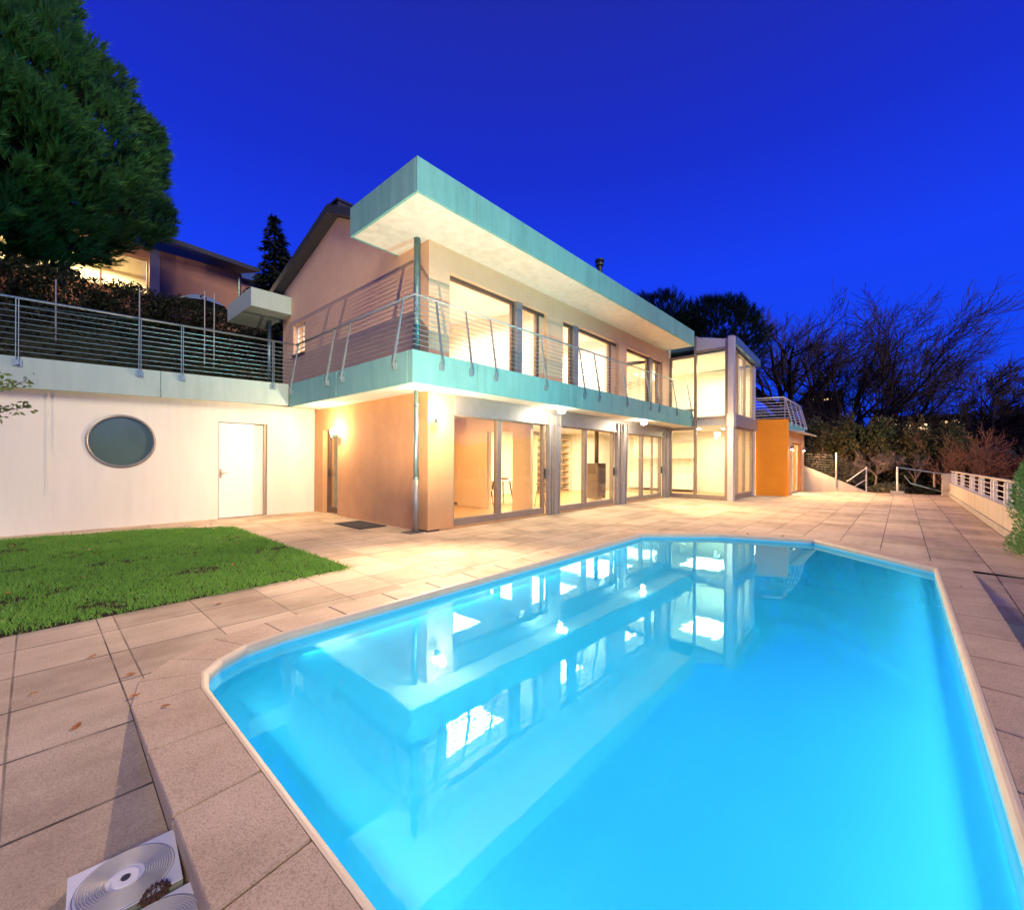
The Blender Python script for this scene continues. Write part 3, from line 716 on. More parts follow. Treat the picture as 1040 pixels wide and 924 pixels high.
# ---- orange extension
ext = empty('orange_extension', (15.4, -2.3, 0), label='bright orange rendered annexe with roof terrace rail right of the glass bay', cat='annexe')
def ep(g, name, m, parent=ext, bevel=0, **kw): return local(g.build(name, m, parent, bevel=bevel, **kw), ext)
EX0, EX1, EY, EZ = 15.5, 19.9, -3.3, 3.06
g = G().prism([(15.22, -2.26), (15.38, -2.26), (15.72, -3.32), (15.62, -3.32)][::-1], 0, 3.16)
g = G().hexa([(15.24, -2.24, 0), (15.62, -3.34, 0), (15.80, -3.34, 0), (15.42, -2.24, 0)], [(15.24, -2.24, 3.17), (15.62, -3.34, 3.17), (15.80, -3.34, 3.17), (15.42, -2.24, 3.17)])
ep(g, 'orange_wall', M['orange'])
g = G(); wall(g, 'x', EY, EY + .22, 15.805, EX1, 0, 2.74, [(16.75, 19.2, -.01, 2.27)]); wall(g, 'y', EX1 - .2, EX1, EY + .22, 3, 0, 2.74)
ep(g, 'front_wall', M['peach'])
ep(G().box(19.0, 19.2, EY + .10, EY + .5, 0, 2.27), 'door_reveal', M['orange'])
g = G().box(16.75, 16.83, EY + .12, EY + .18, 0, 2.27).box(17.9, 17.98, EY + .12, EY + .18, 0, 2.27).box(18.92, 19.0, EY + .12, EY + .18, 0, 2.27).box(16.83, 18.92, EY + .12, EY + .18, 0, .1).box(16.83, 18.92, EY + .12, EY + .18, 2.2, 2.27)
ep(g, 'door_frame', M['mullion'])
ep(G().box(16.83, 18.92, EY + .145, EY + .155, .1, 2.2), 'door_pane', M['glass'])
ep(G().box(15.82, EX1 + .05, EY - .03, 3, 2.74, 3.08), 'roof_slab', M['fascia'], bevel=.004)
ep(G().hexa([(16.1, -3.75, 2.66), (20.35, -3.75, 2.66), (20.35, -3.34, 2.70), (16.1, -3.34, 2.70)], [(16.1, -3.75, 2.69), (20.35, -3.75, 2.69), (20.35, -3.34, 2.76), (16.1, -3.34, 2.76)]), 'door_canopy', M['steelw'])
ep(G().box(15.9, 19.7, 3, 3.1, 0, 2.7).box(15.9, 19.7, -3.0, 3.0, 2.68, 2.73), 'inner_room', M['inwall'])
for x in (16.45, 19.5):
    ep(G().box(x, x + .08, EY - .09, EY, 1.95, 2.12).box(x + .02, x + .06, EY - .12, EY - .09, 1.98, 2.05), 'lamp_box', M['beam'])
    ep(G().box(x + .012, x + .068, EY - .08, EY - .01, 1.935, 1.949), 'added_lens', M['lampglass'])  # glowing lens added under the lamp box
    light('SPOT', 'annexe_fill_light', (x + .04, EY - .16, 1.93), 900, (1, .56, .26), (x + (-2.5, 2.5)[x > 18], -9, (.0, 1.0)[x > 18]), size=.05, angle=160, blend=1)  # beam added to brighten the right terrace and hedge
pts = [(15.42, -1.8), (15.75, -3.36), (19.95, -3.36), (19.95, 1)]
posts = [(15.45, -1.95, 0), (15.75, -3.2, 0), (16.1, -3.36, 1), (17.1, -3.36, 1), (18.3, -3.36, 1), (19.4, -3.36, 1), (19.9, -3.36, 1)]
rr_ = railing(ext, pts, posts, 3.12, 4.1, [(.05, .01), (0, .2), (-.1, 0)], nw=7, m='railw', rr=.03, bz=-.1)
rr_.location = (0, 0, 0); rr_.matrix_parent_inverse = ext.matrix_basis.inverted()
for c in rr_.children: c.matrix_parent_inverse = Matrix.Identity(4)

# ---- annex (left wing)
annex = empty('garage_wing', (-3, 5, 0), label='low cream rendered wing with round window, white door and terrace rail above', cat='building')
def ap(g, name, m, parent=annex, bevel=0, **kw): return local(g.build(name, m, parent, bevel=bevel, **kw), annex)
g = G(); wall(g, 'x', 5.04, 5.3, -14, 0, 0, 2.76, [(-4.6, -3.2, 1.05, 2.45), (-2.22, -1.17, -.01, 2.27)])
cx, cz, rr = -3.9, 1.75, .54; NS = 64
def sq(a):
    c, s = math.cos(a), math.sin(a); k = .7 / max(abs(c), abs(s)); return (cx + c * k, cz + s * k)
angs = sorted({2 * math.pi * i / NS for i in range(NS)} | {math.pi/4 + math.pi/2*i for i in range(4)})
for i in range(len(angs)):
    a, b = angs[i], angs[(i+1) % len(angs)]
    pa, pb = sq(a), sq(b); ca = (cx + rr*math.cos(a), cz + rr*math.sin(a)); cb = (cx + rr*math.cos(b), cz + rr*math.sin(b))
    g.poly([(ca[0], 5.04, ca[1]), (cb[0], 5.04, cb[1]), (pb[0], 5.04, pb[1]), (pa[0], 5.04, pa[1])])
    g.poly([(ca[0], 5.04, ca[1]), (ca[0], 5.3, ca[1]), (cb[0], 5.3, cb[1]), (cb[0], 5.04, cb[1])])
ap(g, 'wing_wall', M['cream'])
# thin conduits on the render
ap(G().box(-4.95, -4.93, 5.03, 5.04, .7, 2.6).box(-4.86, -4.845, 5.03, 5.04, 1.5, 2.6), 'conduit', M['cream'])
# round window
w = empty('round_window', (cx, 5.1, cz)); w.parent = annex; w.matrix_parent_inverse = annex.matrix_basis.inverted()
def wp(g, name, m, **kw):
    o = g.build(name, m, w, **kw); o.matrix_parent_inverse = (annex.matrix_basis @ annex.matrix_basis.inverted() @ w.matrix_basis).inverted(); return o
g = G()
for i in range(NS):
    a, b = 2*math.pi*i/NS, 2*math.pi*(i+1)/NS
    for (r0, y0, r1, y1) in ((.545, 5.025, .545, 5.09), (.515, 5.015, .545, 5.025), (.495, 5.03, .515, 5.015), (.49, 5.09, .495, 5.03)):
        g.poly([(cx + r0*math.cos(a), y0, cz + r0*math.sin(a)), (cx + r1*math.cos(a), y1, cz + r1*math.sin(a)), (cx + r1*math.cos(b), y1, cz + r1*math.sin(b)), (cx + r0*math.cos(b), y0, cz + r0*math.sin(b))])
wp(g, 'frame', M['beam'])
M['dglass'] = mat('painted_reflection_glass', (.09, .16, .15), (.075, .12, .105), .12, scale=1.5, bump=0, spec=.9)  # opaque pane, its dull teal reflection put into the base colour
wp(G().poly([(cx + .5*math.cos(-2*math.pi*i/NS), 5.07, cz + .5*math.sin(-2*math.pi*i/NS)) for i in range(NS)]), 'pane', M['dglass'])
ap(G().box(-14, 0, 7.3, 7.4, 0, 2.7).box(-14, 0, 5.3, 7.3, 2.6, 2.65), 'dark_room', M['dark'])
# white door
d = empty('service_door', (-1.8, 5.1, 0)); d.parent = annex; d.matrix_parent_inverse = annex.matrix_basis.inverted()
def dp(g, name, m, **kw):
    o = g.build(name, m, d, **kw); o.matrix_parent_inverse = d.matrix_basis.inverted(); return o
dp(G().box(-2.205, -1.475, 5.055, 5.10, .015, 2.255), 'leaf', M['white'], bevel=.003)
dp(G().box(-1.47, -1.24, 5.12, 5.16, .015, 2.25), 'side_panel', M['cream'])
dp(G().box(-1.24, -1.17, 5.08, 5.14, .0, 2.27).box(-1.475, -1.465, 5.10, 5.15, .0, 2.27), 'frame', M['mullion'])
dp(G().box(-2.19, -2.15, 5.045, 5.055, .95, 1.17).tube([(-2.17, 5.055, 1.08), (-2.17, 5.0, 1.08), (-2.05, 5.0, 1.08)], .009, 8), 'handle', M['mullion'])
# terrace slab band; falls slightly to the left
def bt(x): return 3.315 + (x + .76) * .027
def bty(x): return 4.83 - .0 * x
g = G()
js = [-14, -10.2, -6.9, -3.32, -.762]
for a, b in zip(js, js[1:]):
    A, B = a + .004, b - .004
    g.hexa([(A, 4.80, bt(A) - .55), (B, 4.80, bt(B) - .55), (B, 4.86, bt(B) - .55), (A, 4.86, bt(A) - .55)], [(A, 4.80, bt(A)), (B, 4.80, bt(B)), (B, 4.86, bt(B)), (A, 4.86, bt(A))])
ap(g, 'terrace_fascia', M['fasciap'], bevel=.004)
g = G().hexa([(-14, 4.86, bt(-14) - .5), (-.72, 4.86, bt(-.72) - .53), (-.72, 7.4, bt(-.72) - .53), (-14, 7.4, bt(-14) - .5)], [(-14, 4.86, bt(-14) - .03), (-.72, 4.86, bt(-.72) - .03), (-.72, 7.4, bt(-.72) - .03), (-14, 7.4, bt(-14) - .03)])
ap(g, 'terrace_slab', M['concp'])
# straight railing on the wing
rl = empty('railing', (-3, 4.8, 3.3)); rl.parent = annex; rl.matrix_parent_inverse = annex.matrix_basis.inverted()
def rp(g, name, m='rail', **kw):
    o = g.build(name, M[m], rl, **kw); o.matrix_parent_inverse = rl.matrix_basis.inverted(); return o
rp(G().tube([(-14, 4.78, bt(-14) + 1.03), (-.63, 4.80, bt(-.63) + 1.03)], .022, 10), 'handrail', smooth=True)
for k in range(9):
    z = .09 + k * .1
    rp(G().tube([(-14, 4.78, bt(-14) + z), (-.63, 4.80, bt(-.63) + z)], .0065, 6), 'wire')
for x in (-12.5, -10.8, -9.2, -7.4, -5.31, -3.66, -2.96, -1.14):
    g = G().box(x - .022, x - .012, 4.75, 4.79, bt(x) - .12, bt(x) + 1.01).box(x + .012, x + .022, 4.75, 4.79, bt(x) - .12, bt(x) + 1.01)
    g.box(x - .06, x + .06, 4.775, 4.80, bt(x) - .17, bt(x) - .05).box(x - .02, x + .02, 4.74, 4.775, bt(x) - .15, bt(x) - .07)
    rp(g, 'post')

# ------------------------------------------------------------------ lamps on the house
def wall_lamp(loc, dirn, label, power, spot=0, aim=None):
    t = empty('wall_lamp', loc, label=label, cat='wall lamp')
    x, y, z = loc
    g = G().lathe([(.005, -.14), (.05, -.12), (.07, -.06), (.075, -.045)], (0, 0, 0), 20)
    d = Vector(dirn)
    g.tube([Vector((0, 0, -.10)), Vector((0, 0, -.10)) - d * .13], .014, 8)
    o = g.build('bracket', M['zinc'], t, smooth=False)
    G().lathe([(.02, -.05), (.065, -.03), (.085, .01), (.085, .04), (.06, .085), (.02, .1)], (0, 0, 0), 20).build('globe', M['lampglass'], t, smooth=True)
    light('POINT', 'wall_lamp_light', (x + d.x * .16, y + d.y * .16, z + .03), power, (1, .66, .34), size=.06)
    if spot: light('SPOT', 'wall_lamp_throw', (x + d.x * .12, y + d.y * .12, z), spot, (1, .70, .45), aim, size=.03, angle=125, blend=1)
wall_lamp((.12, -.16, 2.24), (0, -1, 0), 'round glowing wall lamp on the corner pillar beside the downpipe', 80, 1250, (-5.6, -7.2, .2))
wall_lamp((-.15, 3.62, 2.06), (-1, 0, 0), 'round glowing wall lamp beside the narrow side door', 80, 260, (-4, 3.5, .8))
for x, lab in ((3.68, 'glowing round soffit light above the first steel columns'), (8.05, 'glowing round soffit light nearer the glass bay')):
    t = empty('soffit_light', (x, fr(x) + .12, ZS), label=lab, cat='ceiling light')
    G().lathe([(.10, 0), (.10, -.02), (.08, -.025)][::-1], (0, 0, 0), 24).build('housing', M['steelw'], t)
    G().lathe([(.03, -.17), (.08, -.15), (.10, -.10), (.09, -.05), (.06, -.025)], (0, 0, 0), 24).build('globe', M['lampglass'], t, smooth=True)
    light('POINT', 'soffit_light_glow', (x, fr(x) + .12, ZS - .26), 34, (1, .80, .56), size=.06)
    light('SPOT', 'soffit_light_throw', (x, fr(x) + .0, ZS - .12), (260, 1300)[x > 6], (1, .58, .28), (x + (1.4, 1.5)[x > 6], -6.5, .3), size=.08, angle=150, blend=1)

# interior lights
def room(x, y, z, sx, sy, p, c=(1, .82, .58)):
    light('AREA', 'room_light', (x, y, z), p, c, (x, y, z - 1), size=(sx, sy))
room(1.8, 2.0, 2.58, 1.6, 1.6, 62, (1, .60, .26))
room(5.6, 2.6, 2.58, 2.6, 3.0, 250, (1, .82, .52)); room(9.6, 2.6, 2.58, 2.6, 3.0, 210, (1, .82, .50)); room(1.8, 5.6, 2.55, 1.2, .8, 50, (1, .6, .3)); room(2.0, 4.5, 2.55, 1.2, .5, 36, (1, .55, .25))
room(2.1, 2.2, 5.3, 2.4, 2.4, 260, (1, .80, .64)); room(6.0, 2.2, 5.3, 2.4, 2.4, 280, (1, .82, .66)); room(9.8, 2.2, 5.3, 2.4, 2.4, 240, (1, .76, .50))
room(13.4, -.9, 2.6, 2.0, 1.5, 85, (1, .80, .48)); room(13.4, -.9, 5.2, 2.0, 1.5, 105, (1, .80, .48)); room(13.2, 2.6, 2.6, 2.2, 2.6, 75); room(13.2, 2.6, 5.2, 2.2, 2.4, 60, (1, .78, .45))
room(18, -1.2, 2.6, 2.4, 3, 500, (1, .85, .6))
room(1.5, 5.6, 5.3, 1, 1, 80)
for x, y, lab in ((12.9, -.7, 'round ceiling spot in the lower glass bay, left one'), (13.5, -1.5, 'round ceiling spot in the lower glass bay, right one')):
    t = empty('ceiling_spot', (x, y, 2.75), label=lab, cat='ceiling light')
    G().lathe([(.12, 0), (.12, -.02), (.10, -.022)][::-1], (0, 0, 0), 20).build('housing', M['white'], t)
    G().lathe([(.095, -.03), (.095, -.023)], (0, 0, 0), 20).build('diffuser', M['lampglass'], t)

# ------------------------------------------------------------------ interior things
def chair(loc, rz, label):
    t = empty('dining_chair', loc, rz, label=label, cat='chair')
    g = G().box(-.23, .23, -.22, .22, .42, .47)
    g.build('seat', M['chairw'], t, bevel=.02)
    g = G(); nseg = 12
    for i in range(nseg):
        a0, a1 = math.pi * (i/nseg) , math.pi * ((i+1)/nseg)
        def q(a, r, z): return (r * math.cos(a), .02 + r * .9 * math.sin(a), z)
        def ht(a): return .62 + .22 * math.sin(a)
        g.hexa([q(a0, .24, .44), q(a1, .24, .44), q(a1, .21, .44), q(a0, .21, .44)], [q(a0, .27, ht(a0)), q(a1, .27, ht(a1)), q(a1, .25, ht(a1)), q(a0, .25, ht(a0))])
    g.build('backrest', M['chairw'], t)
    for sx in (-1, 1):
        for sy in (-1, 1):
            G().tube([(sx*.18, sy*.17, .43), (sx*.23, sy*.22, 0)], [.02, .012], 8).build('leg', M['chwood'], t)
    return t
chair((5.15, 2.0, .045), R(150), 'white shell dining chair nearest the glass, seen through the doorway')
chair((4.35, 2.75, .045), R(-60), 'white shell dining chair on the far side of the dining table')
t = empty('dining_table', (4.72, 2.5, .045), label='small dining table with wooden legs seen through the doorway', cat='table')
G().lathe([(.5, .72), (.5, .75)], (0, 0, 0), 32).build('table_top', M['chairw'], t)
for a in range(4): G().tube([(.25*math.cos(a*1.571+.6), .25*math.sin(a*1.571+.6), .72), (.38*math.cos(a*1.571+.6), .38*math.sin(a*1.571+.6), 0)], [.025, .015], 8).build('leg', M['chwood'], t)
tag(G().lathe([(.02, .795), (.11, .80), (.13, .86), (.12, .87)], (4.8, 2.45, 0), 20).build('bowl', M['chwood']), 'dark bowl standing on the dining table', 'bowl')
t = empty('wood_stove', (8.3, 1.25, .045), label='tall brown wood burning stove with flue pipe behind the middle glass doors', cat='stove')
G().box(-.28, .28, -.22, .22, .04, 1.28).box(-.25, .25, -.24, -.2, .1, 1.2).build('stove_body', M['stove'], t, bevel=.03)
G().tube([(0, 0, 1.26), (0, 0, 2.62)], .075, 16).build('flue', M['stove'], t, smooth=True)
G().box(-.2, .2, -.255, -.24, .55, 1.0).build('stove_door', M['dark'], t)
G().lathe([(.03, -.28), (.03, -.25)], (.0, 0, .35), 12, 'y').build('stove_knob', M['steelw'], t)
t = empty('open_shelf', (10.2, 4.7, .045), label='tall pale open shelving with many boards at the back of the living room', cat='shelf')
for x in (-1.2, -.4, .4, 1.2): G().box(x - .015, x + .015, -.18, .18, 0, 2.4).build('side_panel', M['curtain'], t)
for k in range(9): G().box(-1.2, 1.2, -.17, .17, .05 + .28 * k, .08 + .28 * k).build('shelf_board', M['wood'], t)
t = empty('bar_stool', (4.95, 1.1, .045), label='thin dark stool standing behind the left edge of the middle doors', cat='stool')
G().lathe([(.16, .66), (.17, .69)], (0, 0, 0), 20).build('seat', M['chwood'], t)
for a in range(3): G().tube([(.1*math.cos(a*2.09), .1*math.sin(a*2.09), .66), (.2*math.cos(a*2.09), .2*math.sin(a*2.09), 0)], .01, 6).build('leg', M['chwood'], t)
t = empty('kitchen_unit', (14.5, 1.4, .045), label='white kitchen base units with drawers seen through the glass bay', cat='kitchen unit')
G().box(-.05, .55, -1.3, 1.6, .1, .86).build('cabinet', M['white'], t)
G().box(-.08, .58, -1.32, 1.62, .86, .9).build('worktop', M['inwall'], t)
for k, y in enumerate((-1.26, -.5, .26, 1.0)):
    for z0, z1 in ((.12, .36), (.38, .60), (.62, .84)): G().box(-.07, -.05, y, y + .7, z0, z1).build('drawer', M['white'], t, bevel=.004)
G().box(.15, .55, -1.3, 1.6, 1.5, 2.2).build('wall_cabinet', M['curtain'], t)

# ------------------------------------------------------------------ small things on the terrace
t = G().box(-.72, -.12, 1.25, 2.35, .004, .022).build('door_mat', M['doormat'], bevel=.004, label='dark grey door mat lying by the side wall', cat='mat')
g = G()
for k in range(7): g.box(-.34 + .0, -.06, .06 + k*.045, .085 + k*.045, .004, .016)
g.box(-.35, -.34, .05, .37, .004, .018).box(-.06, -.05, .05, .37, .004, .018)
tag(g.build('drain_grate', M['grate']), 'small metal drain grate at the foot of the downpipe', 'drain grate')

def zleft(y): return DR * (Y0 - y) / (Y0 - RY) if y < Y0 else 0
def ring_panel(c, rz, label):
    z = zleft(c[1])
    t = empty('ringed_panel', (c[0], c[1], z + .004), rz, label=label, cat='panel')
    t.rotation_euler = (math.atan(.065), 0, rz)
    w, h = .145, .125
    G().box(-w, w, -h, h, 0, .04).build('panel_body', M['panedge'], t)
    g = G().box(-w, w, -h, h, .0405, .0445)
    g.build('cover', M['panel'], t, bevel=.001)
    # raised concentric rings and hub
    g = G()
    def ring(r0, r1, z0, z1, ry=.93):
        n_ = 56
        for i in range(n_):
            a, b = 2*math.pi*i/n_, 2*math.pi*(i+1)/n_
            P = lambda r, a, z: (r*math.cos(a), r*ry*math.sin(a), z)
            rm = (r0 + r1) / 2
            g.poly([P(r0, a, z0), P(r0, b, z0), P(rm, b, z1), P(rm, a, z1)]); g.poly([P(rm, a, z1), P(rm, b, z1), P(r1, b, z0), P(r1, a, z0)])
    for k in range(11): ring(.050 + k*.0072, .050 + k*.0072 + .0046, .0446, .0510)
    g.build('rings', M['steelw'], t)
    G().lathe([(.038, .0446), (.036, .0485), (.016, .0485), (.0145, .046)], (0, 0, 0), 32).build('hub', M['panel'], t)
    G().lathe([(.013, .0462), (.013, .0478)], (0, 0, 0), 24).build('hub_hole', M['dark'], t)
    g = G(); n_ = 56
    for i in range(n_):
        a, b = 2*math.pi*i/n_, 2*math.pi*(i+1)/n_
        P = lambda r, a: (r*math.cos(a), r*.93*math.sin(a), .0462)
        g.poly([P(.1325, a), P(.1325, b), P(.134, b), P(.134, a)])
    g.build('outline', M['dark'], t)
    return t
ring_panel((-4.885, -4.80), R(-4), 'white square panel with raised concentric rings lying flat on the paving')
ring_panel((-4.855, -5.08), R(-3), 'second white ringed panel, cut off by the photo edge')
g = G()
rc = random.Random(5)
for k in range(60):
    a = k * 2.4; zz = (k / 60); r = .022 * math.sin(math.pi * (.12 + .8 * zz))
    x, y, z = (-.035 + .075 * zz), r * math.cos(a), r * math.sin(a)
    n_ = Vector((.3, math.cos(a), math.sin(a))).normalized(); t1 = n_.orthogonal() * .008; p = Vector((x, y, z))
    g.poly([p - t1, p + n_ * .012 + Vector((.004, 0, 0)), p + t1, p - n_.cross(t1) * .6])
o = g.build('pine_cone', M['cone'], label='brown pine cone wedged between the two white panels', cat='pine cone')
o.location = (-4.83, -4.94, zleft(-4.97) + .055); o.rotation_euler = (0, 0, .3)

# fallen leaves: countable things on lawn and paving
rl_ = random.Random(11)
protos = []
for v in range(3):
    g = G(); L_ = .055
    pr_ = [(-1, 0, 0), (-.55, .42, .12), (0, .55, .05), (.55, .35, .14), (1, 0, .25), (.5, -.4, .1), (0, -.5, .16), (-.6, -.36, .02)]
    c = (0, 0, .02)
    for i in range(8):
        a, b = pr_[i], pr_[(i+1) % 8]
        g.poly([tuple(q * L_ * .5 for q in a), tuple(q * L_ * .5 for q in b), tuple(q * L_ * .5 for q in c)])
    me = bpy.data.meshes.new('fallen_leaf'); me.from_pydata(g.v, [], g.f); me.materials.append((M['leafdry'], M['leafyel'], M['leafdry'])[v]); protos.append(me)
spots = [(rl_.uniform(-6.5, -2.6), rl_.uniform(-1.4, 3.9), .055, 1) for _ in range(46)]
spots += [(-4.82, -2.56, .006, 0), (-5.1, -2.98, .006, 0), (-4.70, -3.45, .006, 0), (-4.6, -3.72, .008, 0), (-4.68, -3.1, .006, 0), (-3.9, -1.9, .006, 0),
          (.8, -2.9, .006, 0), (2.2, -1.7, .006, 0), (4.9, -4.6, .006, 0), (1.9, -7.3, .01, 0), (-1.6, -2.3, .006, 0), (-4.95, -3.6, .0, 0), (5.3, -6.1, .006, 0), (7.5, -5.2, .006, 0)]
for x, y, z, onl in spots:
    o = bpy.data.objects.new('fallen_leaf', protos[rl_.choice((0, 1, 2))]); col.objects.link(o)
    o.location = (x, y, z + (zleft(y) if x < LX else 0)); o.rotation_euler = (rl_.uniform(-.5, .5) * onl, rl_.uniform(-.5, .5) * onl, rl_.uniform(0, 6.28)); s_ = rl_.uniform(.6, 1.25); o.scale = (s_, s_, s_)
    tag(o, 'small curled dry leaf lying on the lawn grass' if onl else 'small curled dry leaf lying on the paving', 'leaf', 'fallen leaves on the lawn' if onl else 'fallen leaves on the paving')

# ------------------------------------------------------------------ right side: parapet, gates, ramp
par = empty('parapet_wall', (13, -8.3, 0), label='long low concrete parapet wall with steel rail along the right of the terrace', cat='wall')
def pp(g, name, m, **kw): return local(g.build(name, m, par, **kw), par)
g = G().box(5.0, 21.0, -8.5, -8.27, -.05, .14)
pp(g, 'plinth', M['concp'])
pp(G().box(-9, 20.9, -8.5, -8.3, .14, .56), 'wall', M['concw'], bevel=.006)
pp(G().box(-9, 5.0, -8.5, -8.27, -.4, .14), 'wall_foot', M['concp'])
pp(G().box(20.9, 21.5, -8.55, -8.1, 0, .95), 'end_pier', M['concw'], bevel=.01)
rl2 = empty('railing', (13, -8.4, .56)); rl2.parent = par; rl2.matrix_parent_inverse = par.matrix_basis.inverted()
def r2(g, name, m='railw', **kw):
    o = g.build(name, M[m], rl2, **kw); o.matrix_parent_inverse = rl2.matrix_basis.inverted(); return o
r2(G().box(-9, 20.9, -8.43, -8.35, 1.03, 1.07), 'handrail', 'concw')
for z in (.68, .80, .92): r2(G().tube([(-9, -8.39, z), (20.9, -8.39, z)], .01, 6), 'rail_bar')
for x in (20.6, 19.3, 18.9, 16.9, 16.4, 14.2, 13.6, 12.1, 11.6, 10.0, 9.55, 8.2, 7.85, 6.85, 6.5, 5.3, 4.9, 3.7, 3.3, 1.5, 0, -2, -4, -6, -8):
    g = G().hexa([(x - .045, -8.42, .56), (x + .045, -8.42, .56), (x + .045, -8.36, .56), (x - .045, -8.36, .56)], [(x - .045, -8.42, .98), (x + .045, -8.42, .98), (x + .045, -8.36, .98), (x - .045, -8.36, .98)])
    g.hexa([(x - .045, -8.42, .98), (x + .045, -8.42, .98), (x + .045, -8.36, .98), (x - .045, -8.36, .98)], [(x - .01, -8.40, 1.04), (x + .01, -8.40, 1.04), (x + .01, -8.38, 1.04), (x - .01, -8.38, 1.04)])
    r2(g, 'post')
# stair rail between pier and stone post
t = empty('stair_rail', (20.06, -6.67, 0), label='tubular stair handrail on a stone block at the far end of the terrace', cat='handrail')
def q2(g, name, m, **kw): return local(g.build(name, M[m], t, **kw), t)
q2(G().box(19.93, 20.2, -6.9, -6.45, 0, .17), 'stone_block', 'concp', bevel=.01)
q2(G().tube([(20.06, -6.67, .17), (20.06, -6.67, 1.22)], .035, 10), 'post', 'railw')
q2(G().tube([(20.06, -6.67, 1.20), (21.4, -8.2, .92)], .022, 8).tube([(20.4, -6.9, .85), (20.7, -7.1, .5), (21.4, -8.2, .12)], .022, 8), 'handrail', 'rail')
q2(G().tube([(22.0, -7.9, -.2), (22.0, -7.9, .95)], .04, 8), 'far_post', 'mullion')
t = empty('ramp_rail', (21.08, -5.55, 0), label='short sloping handrail ending at a post beside the ramp wall', cat='handrail')
q2(G().tube([(21.08, -5.58, -.2), (21.08, -5.58, 1.2)], .03, 10), 'post', 'railw')
q2(G().tube([(21.08, -5.58, 1.15), (20.5, -4.9, .5)], .022, 8).tube([(21.08, -5.58, .62), (20.75, -5.2, .3)], .02, 8), 'handrail', 'railw')
# ramp wall sloping to the ground
g = G(); a, b = Vector((18.2, -3.2)), Vector((21.0, -5.6)); n_ = Vector((.64, .77)) * .2
a = Vector((20.05, -3.25)); b = Vector((20.9, -5.62)); n_ = Vector((.2, .06))
def hexline(g, a, b, nrm, za0, za1, zb0, zb1):
    g.hexa([(a.x, a.y, za0), (b.x, b.y, zb0), (b.x + nrm.x, b.y + nrm.y, zb0), (a.x + nrm.x, a.y + nrm.y, za0)],
           [(a.x, a.y, za1), (b.x, b.y, zb1), (b.x + nrm.x, b.y + nrm.y, zb1), (a.x + nrm.x, a.y + nrm.y, za1)])
hexline(g, a, b, n_, -.3, 1.25, -.3, .05)
tag(g.build('ramp_wall', M['concw'], bevel=.005), 'pale concrete ramp wall sloping down to the terrace beside the orange annexe', 'wall')
# wire fence behind ramp
t = empty('wire_fence', (20.7, -3.6, 0), label='tall post and horizontal wire fence behind the ramp wall', cat='fence')
q2(G().tube([(20.5, -4.5, .2), (20.5, -4.5, 1.85)], .035, 8), 'post', 'beam')
for k in range(10): q2(G().tube([(20.2, -3.0, .75 + k*.12), (20.5, -4.5, .7 + k*.115), (21.0, -5.6, .3 + k*.09)], .005, 5), 'wire', 'beam')

# ------------------------------------------------------------------ vegetation
def leaves(name, pts, size, m, parent=None, seed=0, up=.0, **kw):
    r = random.Random(seed); g = G()
    for p in pts:
        n_ = Vector((r.gauss(0, 1), r.gauss(0, 1), r.gauss(0, 1) + up)).normalized(); a = n_.orthogonal().normalized(); b = n_.cross(a)
        th = r.uniform(0, 6.28); u = (a * math.cos(th) + b * math.sin(th)); v = n_.cross(u)
        s = size * r.uniform(.6, 1.4); p = Vector(p)
        g.poly([p - u * s, p - v * s * .45, p + u * s, p + v * s * .45])
    return g.build(name, m, parent, **kw)
def blob_pts(c, rad, n, r, shell=.55, freq=.9, amp=.35, seed=0):
    out = []
    while len(out) < n:
        d = Vector((r.gauss(0, 1), r.gauss(0, 1), r.gauss(0, 1))).normalized()
        k = 1 + amp * noise.noise(Vector((d.x * 2.2 + seed, d.y * 2.2, d.z * 2.2)) * freq * 1.5) + amp * .5 * noise.noise(Vector((d.x * 6 + seed, d.y * 6, d.z * 6)))
        q = k * (shell + (1 - shell) * r.random() ** .6)
        out.append((c[0] + d.x * rad[0] * q, c[1] + d.y * rad[1] * q, c[2] + d.z * rad[2] * q))
    return out
def shrub(name, c, rad, n, size, m, label, cat, group=None, seed=0, zmin=None, trunk=True, bark='bark'):
    zb = c[2] - rad[2] if zmin is None else zmin
    t = empty(name, (c[0], c[1], zb), label=label, cat=cat, group=group)
    r = random.Random(seed)
    pts = [p for p in blob_pts(c, rad, n, r, seed=seed * 3.7) if p[2] > zb + .02]
    local(leaves('foliage', pts, size, M[m], t, seed), t)
    if trunk:
        g = G()
        for k in range(6):
            a = r.uniform(0, 6.28); e = (c[0] + rad[0]*.6*math.cos(a), c[1] + rad[1]*.6*math.sin(a), c[2] + rad[2] * r.uniform(.1, .7))
            mid = (c[0] + rad[0]*.2*math.cos(a), c[1] + rad[1]*.2*math.sin(a), (zb + c[2]) / 2)
            g.tube([(c[0], c[1], zb - .1), mid, e], [.03, .022, .008], 5)
        local(g.build('stem', M[bark], t), t)
    return t
